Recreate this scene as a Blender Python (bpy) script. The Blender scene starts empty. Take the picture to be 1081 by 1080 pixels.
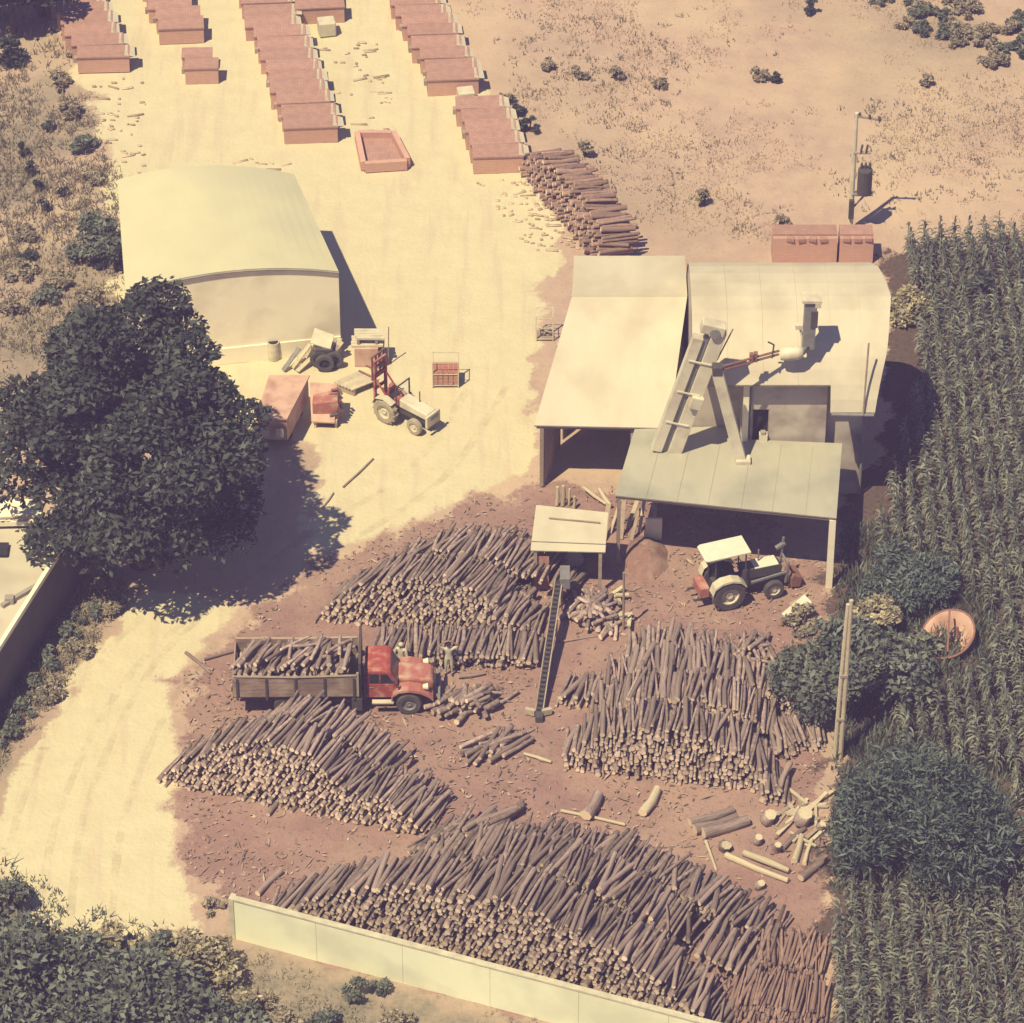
import bpy, math, random
import numpy as np
from mathutils import Vector, Matrix

random.seed(7); RNG = np.random.default_rng(7)
SC = bpy.context.scene
COL = SC.collection
R = math.radians

# ------------------------------------------------------------------ camera, sky, sun, exposure
PITCH, DIST, FPX = R(38.0), 176.0, 4402.0          # aerial oblique view, long lens
CP, SP = math.cos(PITCH), math.sin(PITCH)
CAM = Vector((0, -DIST * CP, DIST * SP))
cam_d = bpy.data.cameras.new('camera'); cam = bpy.data.objects.new('camera', cam_d); COL.objects.link(cam)
cam.location = CAM; cam.rotation_euler = (math.pi / 2 - PITCH, 0, 0)
cam_d.sensor_fit = 'HORIZONTAL'; cam_d.sensor_width = 36.0; cam_d.lens = 36.0 * FPX / 1081.0
cam_d.clip_start = 1.0; cam_d.clip_end = 6000.0
SC.camera = cam

SUN_TRAVEL = Vector((0.35, 0.43, -1.0)).normalized()
sun_d = bpy.data.lights.new('sun', 'SUN'); sun = bpy.data.objects.new('sun', sun_d); COL.objects.link(sun)
sun_d.energy = 4.4; sun_d.angle = R(0.55); sun_d.color = (1.0, 0.855, 0.50)
sun.rotation_euler = SUN_TRAVEL.to_track_quat('-Z', 'Y').to_euler(); sun.location = (-40, -50, 150)
TO_SUN = -SUN_TRAVEL
world = bpy.data.worlds.new('World'); SC.world = world; world.use_nodes = True
wn = world.node_tree.nodes; wl = world.node_tree.links
sky = wn.new('ShaderNodeTexSky'); sky.sky_type = 'NISHITA'; sky.sun_disc = False
sky.sun_elevation = math.asin(TO_SUN.z); sky.sun_rotation = math.atan2(TO_SUN.x, TO_SUN.y)
sky.air_density = 1.0; sky.dust_density = 0.4; sky.ozone_density = 3.0
bg = wn.get('Background') or wn.new('ShaderNodeBackground'); bg.inputs['Strength'].default_value = 0.05
out = wn.get('World Output') or wn.new('ShaderNodeOutputWorld')
wl.new(sky.outputs[0], bg.inputs['Color']); wl.new(bg.outputs[0], out.inputs['Surface'])
SC.view_settings.view_transform = 'Standard'; SC.view_settings.look = 'None'
SC.view_settings.exposure = 0.72; SC.view_settings.gamma = 1.0
SC.render.engine = 'CYCLES'
SC.cycles.use_denoising = True
SC.cycles.max_bounces = 6; SC.cycles.transparent_max_bounces = 6


def at(px, py, z=0.0):
    """world point at height z seen in direction (px, py) of the 1081 x 1080 frame: used to lay out the place"""
    d = Vector((px - 540.5, CP * FPX + SP * (540 - py), -SP * FPX + CP * (540 - py)))
    k = (z - CAM.z) / d.z
    return CAM + d * k


def pxm(p):
    v = Vector(p) - CAM
    dep = v.y * CP - v.z * SP
    return FPX / dep


# ------------------------------------------------------------------ materials
MATS = {}


def pmat(name, c1, c2=None, scale=1.0, rough=0.85, bump=0.0, bscale=None, rnd=0.0, island=0.0, streak=None, trans=0.0,
         c3=None, scale3=0.3, metal=0.0, spec=0.3, lo=0.35, hi=0.65):
    """noise-mottled principled material; rnd: value change from object to object; island: from piece to piece"""
    m = bpy.data.materials.new(name); m.use_nodes = True
    nt = m.node_tree; n = nt.nodes; l = nt.links
    b = n['Principled BSDF']; b.inputs['Roughness'].default_value = rough
    b.inputs['Metallic'].default_value = metal
    b.inputs['Specular IOR Level'].default_value = spec
    tc = n.new('ShaderNodeTexCoord'); mp = n.new('ShaderNodeMapping'); l.new(tc.outputs['Object'], mp.inputs[0])
    if streak: mp.inputs['Scale'].default_value = streak
    col = None
    c2 = c2 or tuple(x * 0.8 for x in c1)
    ns = n.new('ShaderNodeTexNoise'); ns.inputs['Scale'].default_value = scale; ns.inputs['Detail'].default_value = 6
    ns.inputs['Roughness'].default_value = 0.65
    l.new(mp.outputs[0], ns.inputs['Vector'])
    rmp = n.new('ShaderNodeMapRange'); rmp.inputs[1].default_value = lo; rmp.inputs[2].default_value = hi
    l.new(ns.outputs[0], rmp.inputs[0])
    mx = n.new('ShaderNodeMix'); mx.data_type = 'RGBA'
    mx.inputs[6].default_value = (*c1, 1); mx.inputs[7].default_value = (*c2, 1)
    l.new(rmp.outputs[0], mx.inputs[0]); col = mx.outputs[2]
    if c3:
        n3 = n.new('ShaderNodeTexNoise'); n3.inputs['Scale'].default_value = scale3; n3.inputs['Detail'].default_value = 4
        l.new(tc.outputs['Object'], n3.inputs['Vector'])
        r3 = n.new('ShaderNodeMapRange'); r3.inputs[1].default_value = 0.48; r3.inputs[2].default_value = 0.68
        l.new(n3.outputs[0], r3.inputs[0])
        m3 = n.new('ShaderNodeMix'); m3.data_type = 'RGBA'; m3.inputs[7].default_value = (*c3, 1)
        l.new(r3.outputs[0], m3.inputs[0]); l.new(col, m3.inputs[6]); col = m3.outputs[2]
    for kind, amt in (('obj', rnd), ('isl', island)):
        if amt > 0:
            if kind == 'obj':
                q = n.new('ShaderNodeObjectInfo'); so = q.outputs['Random']
            else:
                q = n.new('ShaderNodeNewGeometry'); so = q.outputs['Random Per Island']
            mr = n.new('ShaderNodeMapRange'); mr.inputs[3].default_value = 1 - amt; mr.inputs[4].default_value = 1 + amt
            l.new(so, mr.inputs[0])
            hv = n.new('ShaderNodeHueSaturation'); l.new(mr.outputs[0], hv.inputs['Value']); l.new(col, hv.inputs['Color'])
            col = hv.outputs[0]
    l.new(col, b.inputs['Base Color'])
    if bump > 0:
        nb = n.new('ShaderNodeTexNoise'); nb.inputs['Scale'].default_value = bscale or scale * 4; nb.inputs['Detail'].default_value = 5
        l.new(mp.outputs[0], nb.inputs['Vector'])
        bp = n.new('ShaderNodeBump'); bp.inputs['Strength'].default_value = bump; bp.inputs['Distance'].default_value = 0.05
        l.new(nb.outputs[0], bp.inputs['Height']); l.new(bp.outputs[0], b.inputs['Normal'])
    if trans > 0:
        tr = n.new('ShaderNodeBsdfTranslucent'); l.new(col, tr.inputs['Color'])
        ms = n.new('ShaderNodeMixShader'); ms.inputs[0].default_value = trans
        l.new(b.outputs[0], ms.inputs[1]); l.new(tr.outputs[0], ms.inputs[2])
        l.new(ms.outputs[0], n['Material Output'].inputs['Surface'])
    MATS[name] = m
    return m


def brick_mat(name, c1, c2, mortar, sx=1.0, flat=False, row=0.085):
    m = pmat(name, c1, c2, 3.0, 0.95, 0.3, 20.0, rnd=0.08)
    nt = m.node_tree; n = nt.nodes; l = nt.links
    b = n['Principled BSDF']; old = b.inputs['Base Color'].links[0].from_socket
    tc = n.new('ShaderNodeTexCoord'); sep = n.new('ShaderNodeSeparateXYZ'); l.new(tc.outputs['Object'], sep.inputs[0])
    ad = n.new('ShaderNodeMath'); l.new(sep.outputs[0], ad.inputs[0]); l.new(sep.outputs[1], ad.inputs[1])
    cb = n.new('ShaderNodeCombineXYZ'); l.new(sep.outputs[0] if flat else ad.outputs[0], cb.inputs[0]); l.new(sep.outputs[1 if flat else 2], cb.inputs[1])
    bt = n.new('ShaderNodeTexBrick'); bt.inputs['Scale'].default_value = 1.0
    bt.inputs['Brick Width'].default_value = 0.24 * sx; bt.inputs['Row Height'].default_value = row; bt.inputs['Mortar Size'].default_value = 0.010
    l.new(cb.outputs[0], bt.inputs['Vector'])
    mx = n.new('ShaderNodeMix'); mx.data_type = 'RGBA'; l.new(bt.outputs['Fac'], mx.inputs[0])
    l.new(old, mx.inputs[6]); mx.inputs[7].default_value = (*mortar, 1)
    l.new(mx.outputs[2], b.inputs['Base Color'])
    return m


pmat('roof_pale', (0.55, 0.50, 0.39), (0.49, 0.445, 0.345), 0.7, 0.6, 0.12, 9.0, c3=(0.44, 0.39, 0.30), scale3=0.4, streak=(1, 0.25, 1))
pmat('roof_shed', (0.56, 0.53, 0.355), (0.53, 0.50, 0.335), 0.6, 0.55, 0.10, 8.0, c3=(0.49, 0.465, 0.33), scale3=0.16)
pmat('roof_green', (0.43, 0.41, 0.33), (0.385, 0.37, 0.30), 0.9, 0.6, 0.12, 9.0, c3=(0.30, 0.30, 0.25), scale3=0.35, streak=(1, 0.3, 1))
pmat('roof_under', (0.10, 0.09, 0.09), (0.08, 0.075, 0.08), 2.0)
pmat('sheet_edge', (0.30, 0.27, 0.22), (0.2, 0.18, 0.16), 4.0)
pmat('plaster', (0.86, 0.80, 0.62), (0.82, 0.75, 0.58), 0.8, 0.95, 0.1, 10, c3=(0.68, 0.62, 0.48), scale3=0.5)
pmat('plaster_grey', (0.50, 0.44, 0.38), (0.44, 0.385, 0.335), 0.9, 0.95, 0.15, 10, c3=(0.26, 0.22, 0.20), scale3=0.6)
pmat('concrete', (0.33, 0.30, 0.26), (0.25, 0.23, 0.2), 1.5, 0.95, 0.2, 10)
pmat('wall_pale', (0.80, 0.81, 0.60), (0.74, 0.75, 0.56), 0.6, 0.9, 0.1, 8, c3=(0.62, 0.62, 0.47), scale3=0.3)
pmat('wall_cap', (0.56, 0.53, 0.40), (0.42, 0.39, 0.3), 2.0, 0.95, 0.3, 10)
pmat('dark', (0.035, 0.032, 0.04), (0.025, 0.024, 0.03), 2.0, 0.9)
pmat('dark_metal', (0.085, 0.08, 0.085), (0.06, 0.055, 0.06), 3.0, 0.6, metal=0.0)
pmat('steel_grey', (0.23, 0.23, 0.24), (0.17, 0.165, 0.17), 3.0, 0.5)
pmat('steel_pale', (0.66, 0.61, 0.48), (0.58, 0.53, 0.42), 2.0, 0.6, 0.1, 9, c3=(0.46, 0.41, 0.33), scale3=0.9)
pmat('rust', (0.27, 0.13, 0.10), (0.19, 0.10, 0.085), 3.0, 0.9, 0.2)
pmat('timber', (0.36, 0.29, 0.225), (0.27, 0.215, 0.175), 3.0, 0.9, 0.3, rnd=0.2)
pmat('bed_board', (0.30, 0.21, 0.175), (0.20, 0.145, 0.125), 3.0, 0.9, 0.3, c3=(.38,.29,.24), scale3=1.4, streak=(.3, 1, 1))
pmat('wall_shade', (0.11, 0.10, 0.10), (0.085, 0.08, 0.08), 1.0, 0.95, 0.3, 8)  # house side wall: its shade is put into this darker colour
pmat('timber_pale', (0.52, 0.455, 0.33), (0.42, 0.36, 0.27), 3.0, 0.9, 0.3, rnd=0.15)
pmat('bark', (0.33, 0.255, 0.235), (0.17, 0.125, 0.12), 5.0, 0.95, 0.5, 18, rnd=0.30, island=0.38, streak=(1, 1, 0.25))
pmat('cut_end', (0.72, 0.58, 0.45), (0.58, 0.46, 0.36), 6.0, 0.95, 0.2, 20, rnd=0.2, island=0.28)
pmat('bark_red', (0.30, 0.20, 0.17), (0.20, 0.13, 0.115), 5.0, 0.95, 0.5, 18, island=0.28, streak=(1, 1, 0.25))
pmat('bark_dark', (0.105, 0.085, 0.08), (0.07, 0.058, 0.06), 4.0, 0.95, 0.5, 14)
brick_mat('brick_red', (0.58, 0.35, 0.285), (0.50, 0.30, 0.245), (0.44, 0.27, 0.22))
brick_mat('brick_top', (0.43, 0.255, 0.215), (0.33, 0.195, 0.165), (0.27, 0.165, 0.14), 1.1, True, 0.13)
pmat('plastic_pale', (0.60, 0.55, 0.42), (0.47, 0.43, 0.33), 2.0, 0.6, 0.2, 5)
pmat('red_paint', (0.36, 0.07, 0.06), (0.29, 0.065, 0.055), 3.0, 0.6, 0.15, 6, c3=(0.44, 0.23, 0.18), scale3=2.4)
pmat('red_faded', (0.40, 0.16, 0.13), (0.33, 0.12, 0.10), 3.5, 0.7, 0.15, 6, c3=(0.48, 0.31, 0.24), scale3=2.2)
pmat('pink_paint', (0.58, 0.39, 0.31), (0.50, 0.32, 0.26), 1.5, 0.7, c3=(0.38, 0.22, 0.17), scale3=1.2)
pmat('tyre', (0.06, 0.055, 0.06), (0.10, 0.09, 0.09), 3.0, 0.9)
pmat('tyre_dusty', (0.40, 0.35, 0.26), (0.28, 0.24, 0.19), 3.0, 0.95)
pmat('glass', (0.03, 0.035, 0.045), (0.02, 0.022, 0.03), 1.0, 0.15, spec=0.5)
pmat('lamp_glass', (0.75, 0.7, 0.5), (0.7, 0.62, 0.45), 2.0, 0.2, spec=0.6)
pmat('cloth_pale', (0.55, 0.50, 0.40), (0.46, 0.42, 0.34), 4.0)
pmat('cloth_blue', (0.16, 0.16, 0.20), (0.12, 0.12, 0.15), 4.0)
pmat('skin', (0.30, 0.19, 0.14), (0.26, 0.165, 0.12), 4.0, 0.6)
pmat('hair', (0.03, 0.025, 0.025), (0.02, 0.018, 0.018), 6.0)
pmat('white_paint', (0.70, 0.67, 0.55), (0.62, 0.59, 0.49), 2.0, 0.5)
pmat('leaf_tree', (0.082, 0.100, 0.090), (0.040, 0.052, 0.052), 0.45, 0.6, island=0.45, trans=0.22)
pmat('leaf_bush', (0.205, 0.225, 0.185), (0.085, 0.108, 0.10), 0.7, 0.6, island=0.45, trans=0.25)
pmat('leaf_fine', (0.155, 0.20, 0.18), (0.075, 0.108, 0.105), 0.7, 0.6, island=0.4, trans=0.25)
pmat('leaf_pale', (0.48, 0.42, 0.29), (0.22, 0.21, 0.15), 1.2, 0.6, island=0.5, trans=0.25)
pmat('leaf_corn', (0.24, 0.255, 0.205), (0.115, 0.13, 0.115), 0.6, 0.6, island=0.45, trans=0.25)
pmat('leaf_grey', (0.36, 0.31, 0.235), (0.22, 0.20, 0.16), 0.5, 0.8, island=0.4, trans=0.2)
pmat('straw', (0.50, 0.38, 0.29), (0.40, 0.30, 0.235), 0.4, 0.9, island=0.35, trans=0.2)
pmat('chip', (0.36, 0.28, 0.22), (0.22, 0.16, 0.135), 1.0, 0.95, island=0.5)


# ------------------------------------------------------------------ mesh helpers
class MB:
    """collects pieces of one part"""
    def __init__(s): s.v = []; s.f = []; s.m = []; s.mats = []

    def mi(s, mat):
        if mat not in s.mats: s.mats.append(mat)
        return s.mats.index(mat)

    def add(s, verts, faces, mat):
        o = len(s.v); k = s.mi(mat)
        s.v += [tuple(v) for v in verts]; s.f += [tuple(i + o for i in f) for f in faces]; s.m += [k] * len(faces)
        return s

    def box(s, c, size, mat, rz=0.0, rot=None, taper=1.0):
        M = rot if rot else Matrix.Rotation(rz, 3, 'Z')
        x, y, z = (a / 2 for a in size)
        vs = [Vector(c) + M @ Vector((i * x * (taper if k > 0 else 1), j * y * (taper if k > 0 else 1), k * z)) for k in (-1, 1) for j in (-1, 1) for i in (-1, 1)]
        return s.add(vs, [(0, 2, 3, 1), (4, 5, 7, 6), (0, 1, 5, 4), (2, 6, 7, 3), (0, 4, 6, 2), (1, 3, 7, 5)], mat)

    def bar(s, a, b, w, h, mat, up=(0, 0, 1)):
        a, b = Vector(a), Vector(b); d = (b - a); L = d.length; d.normalize()
        x = d.cross(Vector(up))
        if x.length < 1e-4: x = d.cross(Vector((0, 1, 0)))
        x.normalize(); y = x.cross(d)
        M = Matrix((x, d, y)).transposed()
        return s.box((a + b) / 2, (w, L, h), mat, rot=M)

    def tube(s, pts, r, mat, n=8, caps=True, endmat=None):
        pts = [Vector(p) for p in pts]; rs = r if isinstance(r, (list, tuple)) else [r] * len(pts)
        vs = []; fs = []
        for i, p in enumerate(pts):
            d = (pts[min(i + 1, len(pts) - 1)] - pts[max(i - 1, 0)]).normalized()
            x = d.cross(Vector((0.13, 0.21, 1)));
            if x.length < 0.05: x = d.cross(Vector((1, 0, 0)))
            x.normalize(); y = d.cross(x)
            for k in range(n):
                a = 2 * math.pi * k / n
                vs.append(p + (x * math.cos(a) + y * math.sin(a)) * rs[i])
        for i in range(len(pts) - 1):
            for k in range(n):
                fs.append((i * n + k, i * n + (k + 1) % n, (i + 1) * n + (k + 1) % n, (i + 1) * n + k))
        o = len(s.v)
        s.add(vs, fs, mat)
        if caps:
            k = s.mi(endmat or mat); b = o + (len(pts) - 1) * n
            s.f += [tuple(o + n - 1 - j for j in range(n)), tuple(b + j for j in range(n))]; s.m += [k, k]
        return s

    def lathe(s, c, axis, prof, mat, n=20):
        """prof: (radius, offset along axis)"""
        ax = Vector(axis).normalized(); x = ax.cross(Vector((0, 0, 1)))
        if x.length < 1e-3: x = Vector((1, 0, 0))
        x.normalize(); y = ax.cross(x); c = Vector(c)
        vs = []; fs = []
        for (r, o) in prof:
            for k in range(n):
                a = 2 * math.pi * k / n
                vs.append(c + ax * o + (x * math.cos(a) + y * math.sin(a)) * max(r, 1e-4))
        for i in range(len(prof) - 1):
            for k in range(n):
                fs.append((i * n + k, i * n + (k + 1) % n, (i + 1) * n + (k + 1) % n, (i + 1) * n + k))
        return s.add(vs, fs, mat)

    def slab(s, quad, th, mat, under=None, edge=None):
        """sheet over four (or more) top corner points, thickness th downwards"""
        q = [Vector(p) for p in quad]; n = len(q)
        lo = [p - Vector((0, 0, th)) for p in q]
        tf = [(0, 1, 2), (0, 2, 3)] if n == 4 else [tuple(range(n))]
        s.add(q, tf, mat)
        s.add(lo, [tuple(reversed(f)) for f in tf], under or mat)
        for i in range(n):
            j = (i + 1) % n
            s.add([q[i], lo[i], lo[j], q[j]], [(0, 1, 2, 3)], edge or mat)
        return s

    def build(s, name, parent=None, smooth=False, bevel=0.0, loc=None):
        me = bpy.data.meshes.new(name)
        vs = s.v
        if loc is not None:
            L = Vector(loc); vs = [tuple(Vector(v) - L) for v in vs]
        me.from_pydata(vs, [], s.f); me.update()
        for mt in s.mats: me.materials.append(MATS[mt])
        me.polygons.foreach_set('material_index', s.m)
        if smooth: me.polygons.foreach_set('use_smooth', [True] * len(me.polygons))
        o = bpy.data.objects.new(name, me); COL.objects.link(o)
        if loc is not None: o.location = loc
        if parent: o.parent = parent
        if bevel:
            b = o.modifiers.new('bevel', 'BEVEL'); b.width = bevel; b.segments = 2; b.limit_method = 'ANGLE'
        return o


def tag(o, label=None, cat=None, group=None, kind=None):
    if label: o['label'] = label
    if cat: o['category'] = cat
    if group: o['group'] = group
    if kind: o['kind'] = kind
    return o


def thing(name, label, cat, loc, rz=0.0, group=None):
    o = bpy.data.objects.new(name, None); COL.objects.link(o); o.location = loc; o.rotation_euler = (0, 0, rz)
    o.empty_display_size = 0.3
    return tag(o, label, cat, group)


def copy_tree(o, parent=None):
    c = o.copy(); COL.objects.link(c)
    if parent: c.parent = parent
    for ch in list(o.children): copy_tree(ch, c)
    return c


def raw_mesh(name, V, F, mi, mats, smooth=False):
    """numpy arrays to a mesh; F: (n, k)"""
    V = np.asarray(V, np.float32); F = np.asarray(F, np.int32)
    me = bpy.data.meshes.new(name)
    me.vertices.add(len(V)); me.vertices.foreach_set('co', V.ravel())
    n, k = F.shape
    me.loops.add(n * k); me.loops.foreach_set('vertex_index', F.ravel())
    me.polygons.add(n); me.polygons.foreach_set('loop_start', np.arange(0, n * k, k, dtype=np.int32))
    me.polygons.foreach_set('loop_total', np.full(n, k, np.int32))
    for mt in mats: me.materials.append(MATS[mt])
    if mi is not None: me.polygons.foreach_set('material_index', np.asarray(mi, np.int32))
    if smooth: me.polygons.foreach_set('use_smooth', np.ones(n, bool))
    me.update(calc_edges=True); me.validate()
    return me


def link(name, me, parent=None, loc=None):
    o = bpy.data.objects.new(name, me); COL.objects.link(o)
    if parent: o.parent = parent
    if loc is not None: o.location = loc
    return o


def lerp(a, b, t): return a + (b - a) * t


def interp(pts, t):
    xs = [p[0] for p in pts]; ys = [p[1] for p in pts]
    return float(np.interp(t, xs, ys))


# value noise on a plane, for the lie of the land and ragged edges
_NT = np.random.default_rng(3).random((256, 256))


def vnoise(x, y):
    x = np.asarray(x, float); y = np.asarray(y, float)
    xi = np.floor(x).astype(int); yi = np.floor(y).astype(int); fx = x - xi; fy = y - yi
    fx = fx * fx * (3 - 2 * fx); fy = fy * fy * (3 - 2 * fy)
    g = lambda i, j: _NT[i % 256, j % 256]
    return (g(xi, yi) * (1 - fx) + g(xi + 1, yi) * fx) * (1 - fy) + (g(xi, yi + 1) * (1 - fx) + g(xi + 1, yi + 1) * fx) * fy


def fbm(x, y, o=4):
    s = 0; a = 0.5
    for i in range(o): s = s + a * vnoise(x * 2 ** i + 17 * i, y * 2 ** i + 5 * i); a *= 0.5
    return s


def inside(poly, x, y):
    """signed distance, positive inside"""
    n = len(poly); d = np.full(x.shape, 1e9); c = np.zeros(x.shape, bool)
    for i in range(n):
        x1, y1 = poly[i]; x2, y2 = poly[(i + 1) % n]
        ex, ey = x2 - x1, y2 - y1; L = ex * ex + ey * ey + 1e-9
        t = np.clip(((x - x1) * ex + (y - y1) * ey) / L, 0, 1)
        d = np.minimum(d, np.hypot(x - x1 - t * ex, y - y1 - t * ey))
        k = ((y1 > y) != (y2 > y)) & (x < (x2 - x1) * (y - y1) / (y2 - y1 + 1e-12) + x1)
        c ^= k
    return np.where(c, d, -d)


def gp(pts): return [tuple(at(a, b).xy) for a, b in pts]


# ------------------------------------------------------------------ the ground
Z_PALE = gp([(52, -90), (62, 20), (85, 90), (108, 125), (118, 180), (132, 300), (150, 420), (330, 470), (330, 600), (262, 640),
             (140, 628), (62, 735), (22, 830), (-6, 920), (60, 985), (150, 985), (228, 990), (192, 905), (205, 820), (182, 730), (255, 655), (345, 588),
             (440, 558), (520, 520), (566, 500), (575, 300), (600, 250), (552, 190), (505, 110), (440, -90)])
Z_DIRT = gp([(262, 645), (190, 715), (196, 800), (190, 900), (236, 960), (262, 985), (700, 1110), (875, 1110), (878, 930), (868, 820),
             (868, 600), (800, 540), (566, 500), (440, 556), (345, 588)])
Z_SOIL_SHADE = gp([(935, 262), (1400, 250), (1400, 1250), (876, 1250), (872, 930), (880, 800), (884, 660), (884, 560), (940, 440)])  # maize soil, stretched left to paint the shade beside the lean-to
Z_FRONT = gp([(232, 985), (420, 1040), (760, 1130), (760, 1300), (180, 1300), (240, 1090)])
Z_GREEN = gp([(-80, 900), (0, 905), (100, 960), (240, 1000), (290, 1090), (280, 1300), (-80, 1300)])
Z_VERGE = gp([(110, 585), (140, 620), (70, 720), (10, 800), (-120, 980), (-160, 820), (0, 730)])
Z_SCRUB = gp([(-200, -90), (50, -90), (85, 90), (130, 200), (130, 330), (70, 420), (-200, 420)])


def make_ground():
    xs = np.concatenate([[-3000, -1200, -500, -200, -90, -60, -48], np.arange(-40, 40.01, 0.32), [48, 60, 90, 200, 500, 1200, 3000]])
    ys = np.concatenate([[-2500, -1000, -400, -180, -90, -60, -50], np.arange(-42, 62.01, 0.32), [72, 90, 150, 300, 600, 1400, 3500]])
    X, Y = np.meshgrid(xs, ys); nx, ny = len(xs), len(ys)
    w = (fbm(X * 0.55, Y * 0.55) - 0.47) * 3.2 + (vnoise(X * 2.4, Y * 2.4) - .5) * 0.5
    w2 = w * .8 + (fbm(X * 1.9 + 31, Y * 1.9) - .47) * 1.6
    sm = lambda d, s=0.6: np.clip((d + w2) / (s * 1.5) + 0.5, 0, 1)
    pale = sm(inside(Z_PALE, X, Y), 1.0); dirt = sm(inside(Z_DIRT, X, Y), 1.2); soil_shade = sm(inside(Z_SOIL_SHADE, X, Y), 1.0)
    green = np.maximum(np.maximum(sm(inside(Z_GREEN, X, Y), 2), sm(inside(Z_VERGE, X, Y), 1.6)), 0.75 * sm(inside(Z_SCRUB, X, Y), 3) * np.clip((fbm(X * .16, Y * .16) - .40) * 7, 0, 1))
    field = np.clip((fbm(X * 0.09 + 9, Y * 0.09) - 0.5) * 4, 0, 1)
    green = np.maximum(green, 0.9 * sm(inside(Z_FRONT, X, Y), 1.5))
    green = np.maximum(green, 0.55 * field * (1 - pale) * (1 - dirt))
    pale = pale * (1 - dirt * 0.999)
    Zz = (fbm(X * 0.25, Y * 0.25) - 0.47) * 0.10 + (vnoise(X * 1.6, Y * 1.6) - .5) * 0.03
    Zz = np.where((np.abs(X) < 41) & (Y > -43) & (Y < 63), Zz, 0) * np.where(dirt > .5, 1.3, 1) - 0.02
    V = np.stack([X, Y, Zz], -1).reshape(-1, 3)
    I = np.arange(nx * ny).reshape(ny, nx)
    F = np.stack([I[:-1, :-1], I[:-1, 1:], I[1:, 1:], I[1:, :-1]], -1).reshape(-1, 4)
    m = bpy.data.materials.new('ground'); m.use_nodes = True; nt = m.node_tree; n = nt.nodes; l = nt.links
    b = n['Principled BSDF']; b.inputs['Roughness'].default_value = 1.0; b.inputs['Specular IOR Level'].default_value = 0.1
    tc = n.new('ShaderNodeTexCoord'); ca = n.new('ShaderNodeAttribute'); ca.attribute_name = 'zone'
    sep = n.new('ShaderNodeSeparateColor'); l.new(ca.outputs['Color'], sep.inputs[0])

    def noise(sc, det=4, ro=0.65, vec=None):
        q = n.new('ShaderNodeTexNoise'); q.noise_dimensions = '2D'; q.inputs['Scale'].default_value = sc; q.inputs['Detail'].default_value = det
        q.inputs['Roughness'].default_value = ro; l.new(vec or tc.outputs['Object'], q.inputs['Vector']); return q.outputs[0]

    def rng(s, a, bb, c=0.0, d=1.0):
        q = n.new('ShaderNodeMapRange'); q.inputs[1].default_value = a; q.inputs[2].default_value = bb
        q.inputs[3].default_value = c; q.inputs[4].default_value = d; l.new(s, q.inputs[0]); return q.outputs[0]

    def mix(f, a, bb):
        q = n.new('ShaderNodeMix'); q.data_type = 'RGBA'
        if isinstance(f, float): q.inputs[0].default_value = f
        else: l.new(f, q.inputs[0])
        for i, c in ((6, a), (7, bb)):
            if isinstance(c, tuple): q.inputs[i].default_value = (*c, 1)
            else: l.new(c, q.inputs[i])
        return q.outputs[2]
    big = noise(0.13); mid = noise(0.9); fine = noise(5.0, 4, 0.7); vf = noise(22.0, 2, 0.7)
    st = n.new('ShaderNodeMapping'); st.inputs['Rotation'].default_value = (0, 0, R(-14)); st.inputs['Scale'].default_value = (1.6, 0.16, 1)
    l.new(tc.outputs['Object'], st.inputs[0]); ruts = noise(0.9, 3, 0.6, st.outputs[0])
    def ragged(sock):
        q = n.new('ShaderNodeMath'); q.operation = 'MULTIPLY_ADD'; q.inputs[1].default_value = 1.5; l.new(fine, q.inputs[0]); dbl = n.new('ShaderNodeMath'); dbl.operation = 'MULTIPLY'; dbl.inputs[1].default_value = 2.2; l.new(sock, dbl.inputs[0]); l.new(dbl.outputs[0], q.inputs[2])
        q2 = n.new('ShaderNodeMath'); q2.operation = 'MULTIPLY_ADD'; q2.inputs[1].default_value = 0.9; l.new(vf, q2.inputs[0]); l.new(q.outputs[0], q2.inputs[2])
        return rng(q2.outputs[0], 2.1, 2.5)
    # dry grass field
    gcol = mix(rng(mid, .34, .66), (0.45, 0.33, 0.265), (0.39, 0.285, 0.235))
    gcol = mix(rng(big, .42, .66), gcol, (0.49, 0.375, 0.28))
    gcol = mix(rng(fine, .58, .78, 0, .45), gcol, (0.215, 0.165, 0.135))
    # weedy green-grey
    ncol = mix(rng(fine, .35, .65), (0.22, 0.205, 0.155), (0.145, 0.135, 0.11))
    ncol = mix(rng(mid, .45, .7), ncol, (0.30, 0.245, 0.19))
    c = mix(ca.outputs['Alpha'], gcol, ncol)
    # trodden pale earth
    pcol = mix(rng(mid, .3, .7), (0.575, 0.52, 0.36), (0.535, 0.48, 0.33))
    pcol = mix(rng(ruts, .52, .72, 0, .65), pcol, (0.50, 0.42, 0.31))
    pcol = mix(rng(fine, .62, .85, 0, .28), pcol, (0.46, 0.38, 0.27))
    c = mix(ragged(sep.outputs[0]), c, pcol)
    # bark-strewn reddish earth
    dcol = mix(rng(mid, .32, .68), (0.295, 0.185, 0.168), (0.24, 0.15, 0.14))
    dcol = mix(rng(big, .45, .65), dcol, (0.33, 0.225, 0.19))
    dcol = mix(rng(fine, .55, .75, 0, .8), dcol, (0.155, 0.105, 0.095))
    dcol = mix(rng(vf, .62, .75, 0, .7), dcol, (0.40, 0.31, 0.24))
    c = mix(ragged(sep.outputs[1]), c, dcol)
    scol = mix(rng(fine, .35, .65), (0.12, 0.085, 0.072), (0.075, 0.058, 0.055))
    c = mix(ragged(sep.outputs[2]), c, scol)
    l.new(c, b.inputs['Base Color'])
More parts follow.
